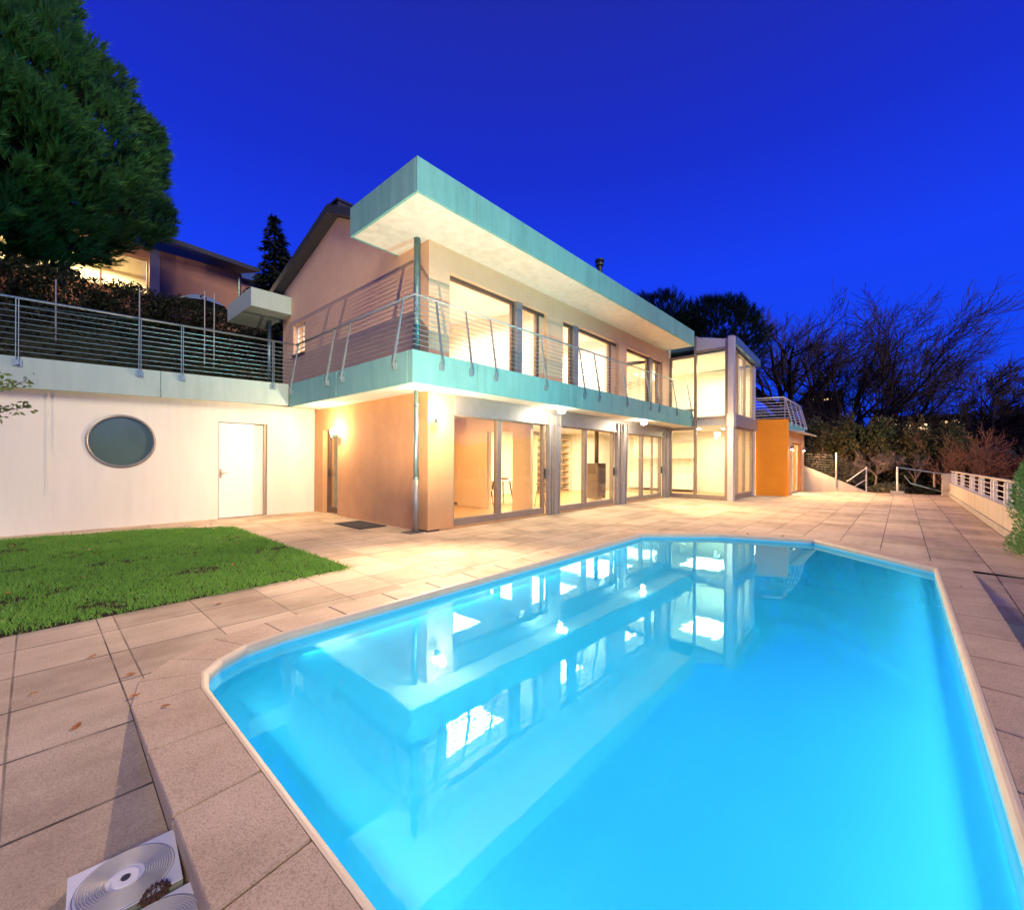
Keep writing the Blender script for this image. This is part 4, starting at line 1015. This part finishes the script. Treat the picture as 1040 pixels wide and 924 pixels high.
# dome-shaped stone pine on the left
def pine(name, base, crown_c, rad, nclump, m, label, seed, needle=.30, nt=34, nn=12, cl=.85, zcut=-.75, group=None, wd=.014):
    t = empty(name, base, label=label, cat='pine tree', group=group)
    r = random.Random(seed); g = G(); br = G()
    cc = Vector(crown_c); b = Vector(base)
    top = cc + Vector((0, 0, -rad[2] * .3))
    br.tube([b - Vector((0, 0, .3)), b.lerp(top, .5) + Vector((.2, 0, 0)), top], [.3, .24, .16], 10)
    for k in range(nclump):
        while True:
            d = Vector((r.gauss(0, 1), r.gauss(0, 1), r.gauss(0, 1))).normalized()
            if d.z > zcut: break
        q = r.uniform(.84, 1.0) if r.random() < .8 else r.uniform(.5, .84)
        q *= 1 + .05 * noise.noise(Vector((d.x*3 + seed, d.y*3, d.z*3)))
        c = cc + Vector((d.x*rad[0], d.y*rad[1], d.z*rad[2]*(.62 if (d.z < 0 and nclump > 500) else 1))) * q
        if k % 9 == 0: br.tube([top + (c - top) * .0, top.lerp(c, .55) + Vector((0, 0, -.3)), c], [.05, .035, .015], 5)
        od = Vector((d.x, d.y, max(d.z, -.1) + .45)).normalized()
        cr = cl * r.uniform(.7, 1.2)
        for j in range(nt):
            e = Vector((r.gauss(0, 1), r.gauss(0, 1), r.gauss(0, 1))).normalized()
            if e.dot(od) < -.25: e = -e
            tip = c + Vector((e.x, e.y, e.z * .75)) * cr * r.uniform(.55, 1)
            td = (e * .55 + od * .5 + Vector((0, 0, .45))).normalized()
            a = td.orthogonal().normalized(); w = td.cross(a)
            for i in range(nn):
                th = r.uniform(0, 6.283); sp = r.uniform(.15, .75)
                nd = (td + (a * math.cos(th) + w * math.sin(th)) * sp).normalized()
                l_ = needle * r.uniform(.7, 1.15); st = tip - td * r.uniform(0, .18)
                sd = nd.orthogonal().normalized() * wd
                g.poly([st - sd, st + sd, st + nd * l_])
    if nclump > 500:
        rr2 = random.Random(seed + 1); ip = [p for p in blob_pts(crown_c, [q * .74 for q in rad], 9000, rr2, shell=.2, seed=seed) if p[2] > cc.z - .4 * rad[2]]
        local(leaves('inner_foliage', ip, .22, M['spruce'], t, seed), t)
    local(br.build('trunk', M['bark'], t), t)
    local(g.build('crown', M[m], t), t)
pine('stone_pine', (-7.6, 14.5, 6.0), (-7.9, 13.6, 10.8), (5.95, 4.8, 5.9), 1000, 'needle', 'huge dome shaped green pine at the left edge above the lit neighbouring house', 3, nt=30, nn=13, cl=.60, zcut=-.9, wd=.021)
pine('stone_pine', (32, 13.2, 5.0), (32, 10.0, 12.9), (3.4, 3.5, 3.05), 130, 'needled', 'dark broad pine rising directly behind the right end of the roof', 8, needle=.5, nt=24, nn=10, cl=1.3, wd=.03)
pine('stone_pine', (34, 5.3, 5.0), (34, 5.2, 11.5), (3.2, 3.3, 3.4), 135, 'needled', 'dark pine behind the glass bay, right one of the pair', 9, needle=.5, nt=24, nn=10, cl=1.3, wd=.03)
# spruce
def spruce(base, h, rad, label, seed):
    t = empty('spruce_tree', base, label=label, cat='tree'); r = random.Random(seed); g = G(); b = Vector(base)
    local(G().tube([b, b + Vector((0, 0, h * .98))], [.18, .02], 6).build('trunk', M['bark'], t), t)
    L_ = 26
    for k in range(L_):
        f = k / L_; z = h * (.05 + .94 * f); rr_ = rad * (1 - f) ** .8 * r.uniform(.8, 1.12) + .08
        nb = int(12 - 6 * f)
        for j in range(nb):
            a = r.uniform(0, 6.28); ln = rr_ * r.uniform(.7, 1.1)
            for s in range(int(16 + ln * 26)):
                q = r.random() ** .7; x = ln * q
                p = b + Vector((math.cos(a) * x, math.sin(a) * x, z - .25 * x + r.gauss(0, .05))) + Vector((r.gauss(0, .09), r.gauss(0, .09), 0)) * (1.2 - q)
                d = Vector((math.cos(a) + r.gauss(0, .6), math.sin(a) + r.gauss(0, .6), -.5 + r.gauss(0, .3))).normalized(); sd = d.orthogonal().normalized() * .065
                g.poly([p - sd, p + sd, p + d * .26])
    local(g.build('crown', M['spruce'], t), t)
spruce((3.1, 17, 7.0), 7.0, 1.75, 'dark narrow spruce standing between the neighbouring house and the gable', 4)
# bare, windswept trees
def bare_tree(base, h, label, seed, lean=(0, -.25), spread=.55, trunk_h=.22, limbs=5, m='bark', r0=.28, twig=1., cat='tree', levels=4, group=None, rmin=.008, name='bare_tree', kids=(5, 6, 6)):
    t = empty(name, base, label=label, cat=cat, group=group); r = random.Random(seed); tr = G(); cr = G(); b = Vector(base)
    wind = Vector((lean[0], lean[1], 0))
    def grow(p, d, ln, rad, lv):
        pts = [p]; n_ = 5 if lv < 2 else 4; dd = d.copy()
        for i in range(n_):
            dd = (dd + Vector((r.gauss(0, .13), r.gauss(0, .13), r.gauss(0, .09) + .05)) + wind * (.055 + .02 * lv)).normalized()
            pts.append(pts[-1] + dd * ln / n_)
        rads = [max(rmin, rad * (1 - .72 * i / n_)) for i in range(n_ + 1)]
        (tr if lv <= 1 else cr).tube(pts, rads, 6 if lv < 2 else (4 if lv < 3 else 3), caps=False)
        if lv >= levels: return
        for k in range(kids[min(lv - 1, len(kids) - 1)]):
            f = .25 + .75 * (k + r.random()) / kids[min(lv - 1, len(kids) - 1)]; i = min(n_ - 1, int(f * n_)); q = pts[i].lerp(pts[i+1], f * n_ - i)
            tg = (pts[i+1] - pts[i]).normalized(); a = tg.orthogonal().normalized(); w = tg.cross(a); th = r.uniform(0, 6.28)
            nd = (tg + (a * math.cos(th) + w * math.sin(th)) * r.uniform(.5, 1.15) + Vector((0, 0, .05))).normalized()
            grow(q, nd, ln * r.uniform(.38, .60), rads[i] * .6, lv + 1)
    tp_ = b + Vector((0, 0, h * trunk_h)) + wind * .3
    tr.tube([b - Vector((0, 0, .4)), b.lerp(tp_, .5) + Vector((.05, .04, 0)), tp_], [r0 * 1.25, r0 * 1.02, r0 * .9], 8, caps=False)
    for k in range(limbs):
        a = 6.283 * k / limbs + r.uniform(-.4, .4); d = Vector((math.cos(a) * spread, math.sin(a) * spread, 1 + r.uniform(-.15, .15))).normalized()
        grow(tp_ - Vector((0, 0, r.random() * h * .05)), d, h * (1 - trunk_h) * r.uniform(.55, .72), r0 * .62, 1)
    local(tr.build('trunk', M[m], t), t)
    local(cr.build('crown', M[m], t), t)
    return t
gr = 'bare windswept trees on the slope'
bare_tree((40, .9, 1.5), 16.2, 'bare spreading tree with thick trunk above the orange annexe', 21, (0, -.1), .95, .26, 6, r0=.42, group=gr, rmin=.014, kids=(6, 8, 9))
bare_tree((41, -2.4, 1.2), 15, 'bare tree leaning right, second from the glass bay', 22, (0, -.4), .6, .12, 6, r0=.30, group=gr, rmin=.014, kids=(6, 8, 9))
bare_tree((40, -4.4, 1.2), 13.6, 'bare many-stemmed tree in the middle of the row', 23, (0, -.5), .6, .08, 6, r0=.28, group=gr, rmin=.014, kids=(6, 8, 9))
bare_tree((42, -6.9, 1.2), 10.2, 'bare fan shaped tree blown to the right above the far lights', 29, (0, -.3), .6, .08, 6, r0=.26, group=gr, rmin=.014, kids=(6, 8, 9))
bare_tree((38, -10.9, .6), 7.8, 'bare tree behind the copper hedge near the right edge', 25, (0, -.7), .6, .08, 5, r0=.22, group=gr, rmin=.018, kids=(6, 8, 9))
bare_tree((40, -13.4, .4), 9.0, 'bare tree cut by the right edge of the photo', 26, (0, -.6), .6, .08, 6, r0=.26, group=gr, rmin=.014, kids=(6, 8, 9))
bare_tree((33, 12.5, 5.5), 10.5, 'thin bare tree top poking out behind the roof pines', 27, (0, .1), .5, .3, 4, r0=.2, rmin=.015, kids=(5, 5, 5))
bare_tree((48, .5, 1.5), 8, 'small dark bushy tree between the two nearest bare trees', 28, (0, 0), .9, .15, 6, r0=.2, group=gr, rmin=.014, kids=(7, 6, 6))
# far dark tree mass on hill
r = random.Random(90)
pts = []
for k in range(90):
    x = r.uniform(60, 110); y = r.uniform(-70, 30); z = hgt(x, y); rad = r.uniform(2, 4.2)
    pts += blob_pts((x, y, z + rad * .4), (rad * 1.6, rad * 1.6, rad * .7), 120, r, seed=k)
leaves('distant_wood', pts, .7, M['spruce'], seed=4, label='dark far-off wooded hillside behind the bare trees', cat='woods', kind='stuff')
# far houses with lit windows
def far_house(x, y, w, dpt, h, wins, label):
    z = hgt(x, y) + .2
    t = empty('distant_house', (x, y, z), label=label, cat='house', group='distant houses on the hillside')
    G().box(-dpt/2, dpt/2, -w/2, w/2, -2, h).build('wall', M['soil'], t)
    G().prism([(-dpt/2 - .3, -w/2 - .3), (dpt/2 + .3, -w/2 - .3), (dpt/2 + .3, w/2 + .3), (-dpt/2 - .3, w/2 + .3)], h, h + .25).build('roof', M['dark'], t)
    for wy, wz, ww, wh in wins: G().box(-dpt/2 - .05, -dpt/2 + .02, wy, wy + ww, wz, wz + wh).build('window', M['farlight'], t)
far_house(66, -7.7, 4, 4, 3.4, [(-1.3, 2.0, .9, .7), (0.0, 2.1, .45, .5), (1.0, 2.5, .5, .3)], 'distant house with the brightest warm windows between the tree trunks')
far_house(68, -5.3, 2.4, 3, 4.6, [(-.9, 3.4, .3, .4), (.2, 3.3, .5, .45)], 'distant house with two small bright windows left of the brightest one')
far_house(66, 1.1, 4, 3, 7.2, [(-1.2, 6.3, .9, .22), (.4, 6.4, .5, .2)], 'distant house with low lit windows above the orange annexe rail')
far_house(66, -11.0, 3, 3, 3.4, [(-.6, 2.7, .35, .25), (.3, 2.7, .2, .25)], 'distant house with two dim windows right of the brightest one')
far_house(64, -15.6, 3, 3, 2.6, [(-.6, 1.9, .5, .3)], 'distant house with one dim window near the right edge')

# hedge belt right: individual laurels, copper beech, bare forsythia
lb = 'clipped shrub of green and reddish leaves '
gh = 'shrubs in the mixed hedge behind the terrace'
for i, (x, y, rx, ry, hz, lab) in enumerate([
    (23.6, -3.4, 1.3, 1.0, 3.9, 'green and bronze laurel nearest the orange annexe'),
    (24.2, -4.6, 1.3, 1.0, 3.9, 'green and bronze laurel above the ramp wall'),
    (24.4, -5.9, 1.4, 1.0, 3.8, 'green and bronze laurel above the stair handrail post'),
    (24.6, -7.2, 1.3, 1.0, 3.6, 'green and bronze laurel above the stone end pier'),
    (24.8, -8.5, 1.4, 1.0, 3.3, 'green and bronze laurel behind the bare shrub')]):
    shrub('laurel_shrub', (x, y, hz / 2 - .2), (rx, ry, hz / 2 + .1), 9000, .075, 'laurel', lab, 'shrub', gh, seed=40 + i, zmin=-.3)
for i, (x, y, hz, lab) in enumerate([(24.5, -9.9, 2.1, 'rusty copper beech shrub behind the parapet railing'), (24.0, -11.0, 1.9, 'rusty copper beech shrub at the right, beside the bright conifer')]):
    shrub('beech_shrub', (x, y, hz / 2 - .3), (1.4, 1.1, hz / 2 + .1), 7000, .06, 'beech', lab, 'shrub', 'copper beech shrubs', seed=50 + i, zmin=-.6)
bare_tree((22.4, -8.75, -.2), 3.3, 'bare reddish shrub with fanned twigs rising behind the end pier', 31, (0, 0), .95, .04, 9, 'barkred', .05, cat='shrub', name='bare_shrub', rmin=.006, kids=(5, 5, 5))
bare_tree((22.6, -5.9, -.2), 2.4, 'small standard tree with pale trunk and brownish crown left of the stair handrail', 32, (0, 0), .9, .42, 6, 'barkpale', .05, cat='tree', name='small_bare_tree', rmin=.006, kids=(6, 5, 5))
bare_tree((22.6, -7.3, -.2), 2.2, 'slim bare sapling behind the stair handrail', 33, (0, 0), .5, .4, 4, 'barkpale', .035, cat='tree', name='small_bare_tree', rmin=.005, kids=(4, 4, 4))
shrub('lavender_clump', (21.9, -6.4, .1), (.8, .75, .35), 3500, .05, 'lavender', 'low greyish round clump of lavender beside the stone block', 'shrub', seed=61, zmin=-.25, trunk=False)
shrub('lavender_clump', (21.9, -7.6, .05), (.7, .6, .33), 3000, .05, 'hedge', 'low dark round clump left of the end pier', 'shrub', seed=62, zmin=-.25, trunk=False)
# bright conifer at right edge inside the terrace
def conifer(base, h, rad, label, seed):
    t = empty('conifer_shrub', base, label=label, cat='shrub'); r = random.Random(seed); g = G(); b = Vector(base)
    for k in range(42000):
        f = r.random() ** .8; z = h * f; rr_ = rad * (min(1, f * 5 + .5)) * (1 - f ** 3.5) ** .7 * (1 + .18 * noise.noise((math.sin(k) * 0, f * 9, seed)))
        a = r.uniform(0, 6.283); q = r.random() ** .35
        q *= 1 + .22 * noise.noise(Vector((math.cos(a) * 2.2, math.sin(a) * 2.2, z * 3)))
        p = b + Vector((math.cos(a) * rr_ * q, math.sin(a) * rr_ * q, z))
        d = Vector((math.cos(a) * .8 + r.gauss(0, .3), math.sin(a) * .8 + r.gauss(0, .3), .9 + r.gauss(0, .3))).normalized(); sd = d.cross(Vector((r.gauss(0, 1), r.gauss(0, 1), r.gauss(0, 1)))).normalized() * .007
        l_ = r.uniform(.035, .075)
        g.poly([p - sd * .6, p + d * l_ * .5 - sd, p + d * l_, p + d * l_ * .5 + sd, p + sd * .6])
    local(g.build('foliage', M['cypress'], t), t)
    local(G().tube([b, b + Vector((0, 0, h * .8))], [.04, .01], 6).build('trunk', M['bark'], t), t)
conifer((5.15, -8.80, -.3), 2.55, .72, 'bright green bushy conifer at the right edge overhanging the parapet', 71)
# clipped hedge behind the photographer (reflected in the round window)
r = random.Random(91); pts = []
for k in range(9000): pts.append((r.uniform(-13, 14), r.uniform(-15.5, -14.3), r.uniform(-2, 2.6 + .3 * math.sin(k))))
leaves('garden_hedge', pts, .22, M['laurel'], seed=9, label='dense garden hedge beyond the near side of the pool terrace, outside the frame', cat='hedge', kind='stuff')
# upper left garden
for i, (x, lab) in enumerate([(-9.2, 'dark clipped hedge plant at the far left above the terrace'), (-7.6, 'dark clipped hedge plant under the pine'), (-6.0, 'dark clipped hedge plant in front of the glowing window'),
                              (-4.5, 'dark clipped hedge plant below the bright neighbouring window'), (-3.1, 'dark clipped hedge plant below the window end'),
                              (-1.8, 'dark clipped hedge plant under the salmon wall'), (-.6, 'dark clipped hedge plant nearest the canopy box')]):
    shrub('hedge_shrub', (x, 11.0 + (i % 2) * .1, 6.0 - (.15 if i > 5 else 0)), (.95, .7, .85), 4200, .055, 'hedge', lab, 'hedge', 'clipped hedge above the upper terrace', seed=80 + i, zmin=5.0)
r = random.Random(17); pts = []
for k in range(26000):
    x = r.uniform(-12, .5); y = r.uniform(7.2, 13); z = hgt(x, y) + r.random() ** 2 * .45
    pts.append((x, y, z))
leaves('ground_cover', pts, .06, M['hedge'], seed=5, label='dark ivy and low plants covering the garden slope behind the railing', cat='ground cover', kind='stuff')
t = empty('garden_fence', (-3, 8.2, 4.3), label='thin steel post garden fence on the slope behind the upper terrace', cat='fence')
for x in (-8.2, -6.4, -4.77, -3.27, -1.85, -1.62): q2(G().tube([(x, 8.0, 3.6), (x, 8.0, 5.6 + (.6 if x > -2 else (.25 if x > -4 else 0)))], .016, 8), 'post', 'beam')
for z in (4.7,): q2(G().tube([(-8.2, 8, z - .1), (-1.62, 8, z + .45)], .006, 5), 'wire', 'zinc')
# sprigs of a shrub entering at the left edge
t = empty('leafy_shrub', (-5.75, 1.1, 0), label='light green leafy shrub sprigs entering at the left edge of the photo', cat='shrub')
r = random.Random(44); g = G(); pts = []
for k in range(9):
    p = Vector((-5.85, 1.1, 1.65 + .115 * k)); d = Vector((.75 + r.uniform(0, .4), r.uniform(-.2, .2), r.uniform(-.2, .5))).normalized()
    ln = (.75 if k in (1, 5) else .45); ps = [p]
    for i in range(6):
        d = (d + Vector((.02, r.gauss(0, .1), r.gauss(-.05, .12)))).normalized(); ps.append(ps[-1] + d * ln / 6)
        for j in range(14): pts.append(ps[-1] + Vector((r.gauss(0, .04), r.gauss(0, .04), r.gauss(0, .04))))
    g.tube(ps, [.008] * 3 + [.005] * 4, 5)
g.tube([(-5.95, 1.1, 0), (-5.9, 1.1, 3)], .025, 6)
local(g.build('stem', M['barkpale'], t), t); local(leaves('foliage', pts, .034, M['twigleaf'], t, 6), t)

# ------------------------------------------------------------------ neighbouring house
nb = empty('neighbour_house', (-2, 18, 7.5), label='salmon neighbouring house with dark sloping eaves and a brightly lit wide window', cat='house')
def np_(g, name, m, **kw): return local(g.build(name, M[m], nb, **kw), nb)
def ez(x): return 10.72 - (x - 2.0) * .055
g = G(); wall(g, 'x', 18, 18.3, -9, 1.9, 6.8, 10.75, [(-6.4, -1.72, 8.6, 10.22)]); wall(g, 'y', 1.6, 1.9, 18.3, 26, 6.8, 10.4)
np_(g, 'wall', 'salmon')
np_(G().box(-1.72, -1.36, 17.9, 18.0, 6.8, 10.7), 'wall_pier', 'beam')
f = G().box(-6.4, -1.72, 18.1, 18.16, 8.6, 8.7).box(-6.4, -1.72, 18.1, 18.16, 10.14, 10.22).box(-3.3, -3.22, 18.1, 18.16, 8.7, 10.14).box(-4.9, -4.82, 18.1, 18.16, 8.7, 10.14).box(-1.78, -1.72, 18.1, 18.16, 8.7, 10.14)
np_(f, 'window_frame', 'mullion')
np_(G().box(-6.4, -1.75, 18.12, 18.125, 8.7, 10.14), 'window_pane', 'glass')
np_(G().box(-8.7, 1.5, 21.5, 21.6, 6.8, 10.6).box(-8.7, 1.5, 18.3, 21.6, 10.5, 10.55), 'room', 'inwall')
np_(G().box(-2.9, -2.3, 21.3, 21.45, 8.9, 9.7), 'cupboard', 'wood')
g = G().hexa([(-9.6, 17.0, ez(-9.6)), (2.4, 17.0, ez(2.4)), (2.4, 24, 12.6), (-9.6, 24, 13.2)], [(-9.6, 17.0, ez(-9.6) + .2), (2.4, 17.0, ez(2.4) + .2), (2.4, 24, 12.8), (-9.6, 24, 13.4)])
np_(g, 'roof', 'dark')
np_(G().tube([(1.75, 17.85, 6.8), (1.75, 17.85, 10.5)], .06, 8), 'downpipe', 'zinc')
light('AREA', 'room_light', (-4, 20, 10.4), 500, (1, .72, .38), (-4, 20, 8), size=(4, 2))
light('POINT', 'terrace_lamp_light', (-4.2, 17.4, 9.6), 160, (1, .62, .26), size=.12)
tag(G().lathe([(.02, -.12), (.11, -.06), (.12, .04), (.03, .12)], (-4.2, 17.62, 9.75), 16).tube([(-4.2, 17.62, 9.85), (-4.2, 18.02, 9.9)], .02, 6).build('wall_lantern', M['lampglass']), 'glowing lantern on the neighbouring house half hidden by pine needles', 'wall lamp')
# closed parasol-like dome and far gable roof seen right of the neighbour
t = empty('garden_parasol', (-.55, 14.5, 5.75), label='pale blue garden parasol peeking over the hedge in front of the salmon wall', cat='parasol')
g = G(); NSG = 8
for i in range(NSG):
    a, b = 6.283*i/NSG, 6.283*(i+1)/NSG
    for (r0, z0), (r1, z1) in (((0.02, 2.35), (.5, 2.2)), ((.5, 2.2), (.95, 1.9))):
        g.poly([(r0*math.cos(a), r0*math.sin(a), z0), (r1*math.cos(a), r1*math.sin(a), z1), (r1*math.cos(b), r1*math.sin(b), z1), (r0*math.cos(b), r0*math.sin(b), z0)])
g.build('canopy', M['railblue'], t); G().tube([(0, 0, -.2), (0, 0, 2.35)], .025, 8).build('pole', M['steelw'], t)
t = empty('distant_house', (4.2, 26, 8.0), label='small distant gabled roof between the neighbouring house and the spruce', cat='house')
G().box(-1.8, 1.8, -1.5, 1.5, -1, 4.8).build('wall', M['salmon'], t)
G().hexa([(-2.2, -2, 4.8), (2.2, -2, 4.8), (2.2, 2, 4.8), (-2.2, 2, 4.8)], [(-.6, -.3, 6.0), (.6, -.3, 6.0), (.6, .3, 6.0), (-.6, .3, 6.0)]).build('roof', M['bluecap'], t)

# ------------------------------------------------------------------ sky, sun
w = bpy.data.worlds.new('World'); sc.world = w; w.use_nodes = True
nt = w.node_tree; nt.nodes.clear()
out = nt.nodes.new('ShaderNodeOutputWorld'); bg = N(nt, 'Background', Strength=1.)
tc = N(nt, 'TexCoord'); sx = N(nt, 'SeparateXYZ'); L(nt, tc, 'Generated', sx, 'Vector')
rp_ = ramp(nt, [(.0, (.004, .040, .52)), (.2, (.005, .042, .60)), (.36, (.006, .034, .60)), (.54, (.0065, .0195, .41)), (.74, (.009, .016, .26))])
L(nt, sx, 'Z', rp_, 'Fac'); L(nt, rp_, 'Color', bg, 'Color'); L(nt, bg, 'Background', out, 'Surface')
SUN = light('SUN', 'dusk_fill_sun', (-12, -30, 23), 1.55, (1, .85, .56), (0, 0, 4)); SUN.data.angle = R(25)

# ------------------------------------------------------------------ camera
cam = bpy.data.cameras.new('camera'); co = bpy.data.objects.new('camera', cam); col.objects.link(co); sc.camera = co
YAW, ROLL = .7341, .0056
fwd = Vector((math.cos(YAW), math.sin(YAW), 0)); rgt = Vector((math.sin(YAW), -math.cos(YAW), 0)); up = Vector((0, 0, 1))
r_ = rgt * math.cos(ROLL) + up * math.sin(ROLL); u_ = up * math.cos(ROLL) - rgt * math.sin(ROLL)
mtx = Matrix((r_, u_, -fwd)).transposed().to_4x4(); mtx.translation = Vector((-5.104, -6.796, 1.4))
co.matrix_world = mtx
cam.sensor_fit = 'HORIZONTAL'; cam.sensor_width = 36; cam.lens = 36 * 438.134 / 1040; cam.shift_y = 5.734 / 1040; cam.shift_x = 0
cam.clip_start = .05; cam.clip_end = 1000
sc.view_settings.view_transform = 'Standard'; sc.view_settings.look = 'None'; sc.view_settings.exposure = .6; sc.view_settings.gamma = 1
sc.cycles.max_bounces = 8; sc.cycles.transparent_max_bounces = 16; sc.cycles.sample_clamp_indirect = 6
sc.cycles.use_denoising = True
